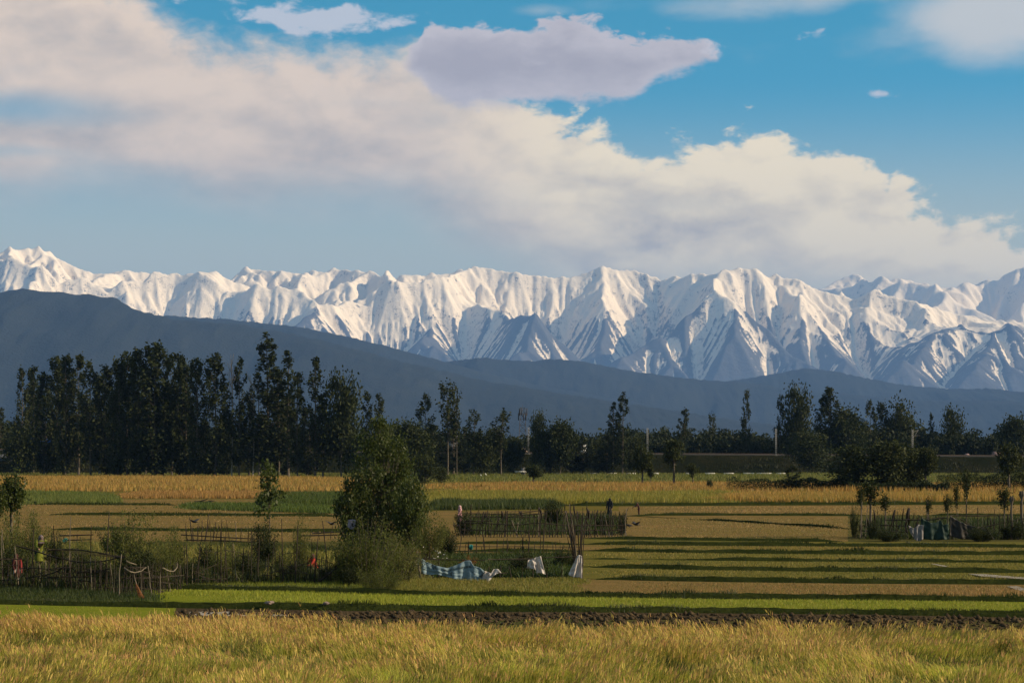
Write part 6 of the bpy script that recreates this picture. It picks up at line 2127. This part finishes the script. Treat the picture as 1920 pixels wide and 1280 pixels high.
def crow(label, px, py, D, rz, flying):
    z = wz(py, D) if flying else 0.16
    t = thing('crow', label, 'bird', (wx(px, D), D, z), None, rz)
    g = Geo()
    g.tube([(0.30, 0, -0.02), (0.20, 0, 0.0), (0.08, 0, 0.01), (-0.08, 0, 0.03), (-0.17, 0, 0.06), (-0.23, 0, 0.10), (-0.29, 0, 0.10), (-0.36, 0, 0.08)],
           (0.012, 0.03, 0.075, 0.085, 0.06, 0.05, 0.035, 0.004), 8)
    obj('body', g.mesh('body', True), MATS['black_feather'], t)
    g = Geo(); g.add([(0.18, -0.04, 0), (0.42, -0.09, -0.03), (0.42, 0.09, -0.03), (0.18, 0.04, 0), (0.18, -0.04, -0.015), (0.42, -0.09, -0.042), (0.42, 0.09, -0.042), (0.18, 0.04, -0.015)],
                     [(0, 1, 2, 3), (7, 6, 5, 4), (0, 4, 5, 1), (2, 6, 7, 3), (1, 5, 6, 2)])
    obj('tail', g.mesh('tail'), MATS['black_feather'], t)
    for s in (-1, 1):
        g = Geo()
        if flying:
            top = [(-0.12, s * 0.06, 0.06), (-0.10, s * 0.32, 0.16), (0.02, s * 0.58, 0.22), (0.10, s * 0.30, 0.12), (0.10, s * 0.06, 0.04)]
        else:
            top = [(-0.10, s * 0.07, 0.08), (0.02, s * 0.10, 0.06), (0.30, s * 0.05, 0.0), (0.20, s * 0.075, -0.02), (-0.02, s * 0.085, -0.03)]
        v = top + [(x, y, zz - 0.014) for x, y, zz in top]
        g.add(v, [(0, 1, 2, 2), (0, 2, 3, 4), (5, 7, 6, 6), (5, 9, 8, 7), (0, 5, 6, 1), (1, 6, 7, 2), (2, 7, 8, 3), (3, 8, 9, 4)])
        obj('wing', g.mesh('wing'), MATS['black_feather'], t)
    if not flying:
        for s in (-1, 1):
            g = Geo(); g.tube([(0.0, s * 0.04, -0.05), (0.01, s * 0.04, -0.11), (-0.03, s * 0.04, -0.155)], 0.008, 5)
            obj('leg', g.mesh('leg', True), MATS['black_feather'], t)


crow('black crow flying low over the brown field right of the middle garden', 1193, 983, 150, 0.4, True)
crow('black crow flying over the brown left field, left of the sapling', 364, 978, 150, -0.5, True)
crow('black crow in the air just left of the central tree', 622, 982, 145, 0.9, True)
crow('black crow at the top of the brown field by the corner bush', 1180, 976, 165, 0.2, False)


def egret(label, px, py, rz):
    D = gd(py); t = thing('egret', label, 'bird', (wx(px, D), D, 0), None, rz)
    g = Geo(); g.tube([(0.26, 0, 0.40), (0.12, 0, 0.44), (-0.04, 0, 0.50), (-0.13, 0, 0.60), (-0.10, 0, 0.72), (-0.13, 0, 0.82), (-0.20, 0, 0.83)], (0.02, 0.08, 0.10, 0.045, 0.03, 0.035, 0.02), 8)
    obj('body', g.mesh('body', True), MATS['white_feather'], t)
    g = Geo(); g.tube([(-0.19, 0, 0.83), (-0.32, 0, 0.80)], (0.016, 0.003), 5); obj('beak', g.mesh('beak', True), MATS['pale_stick'], t)
    for s in (-1, 1):
        g = Geo(); g.tube([(0.04, s * 0.04, 0.42), (0.06, s * 0.04, 0.2), (0.03, s * 0.04, 0.0)], 0.014, 5); obj('leg', g.mesh('leg', True), MATS['black_feather'], t)


egret('white egret standing in the green field left of the low shelter', 911, 893, 0.5)
egret('white egret in the green field farther left, below the tufted trees', 902, 895, -0.4)


def stone(label, px, py, w, seed):
    D = gd(py); rng = np.random.RandomState(seed)
    bm = bmesh.new(); bmesh.ops.create_icosphere(bm, subdivisions=2, radius=1.0)
    for v in bm.verts:
        k = 1 + 0.18 * rng.randn()
        v.co = Vector((v.co.x * w * k, v.co.y * w * 0.8 * k, v.co.z * w * 0.42 * k))
    me = bpy.data.meshes.new('stone'); bm.to_mesh(me); bm.free()
    o = obj('stone', me, MATS['brown_roof'], None, (wx(px, D), D - 0.1, 0.30))
    tag(o, label, 'stone')


stone('pale flat stone lying on the front bund, left one', 505, 1146, 0.16, 1)
stone('pale flat stone lying on the front bund, right one', 612, 1147, 0.12, 2)
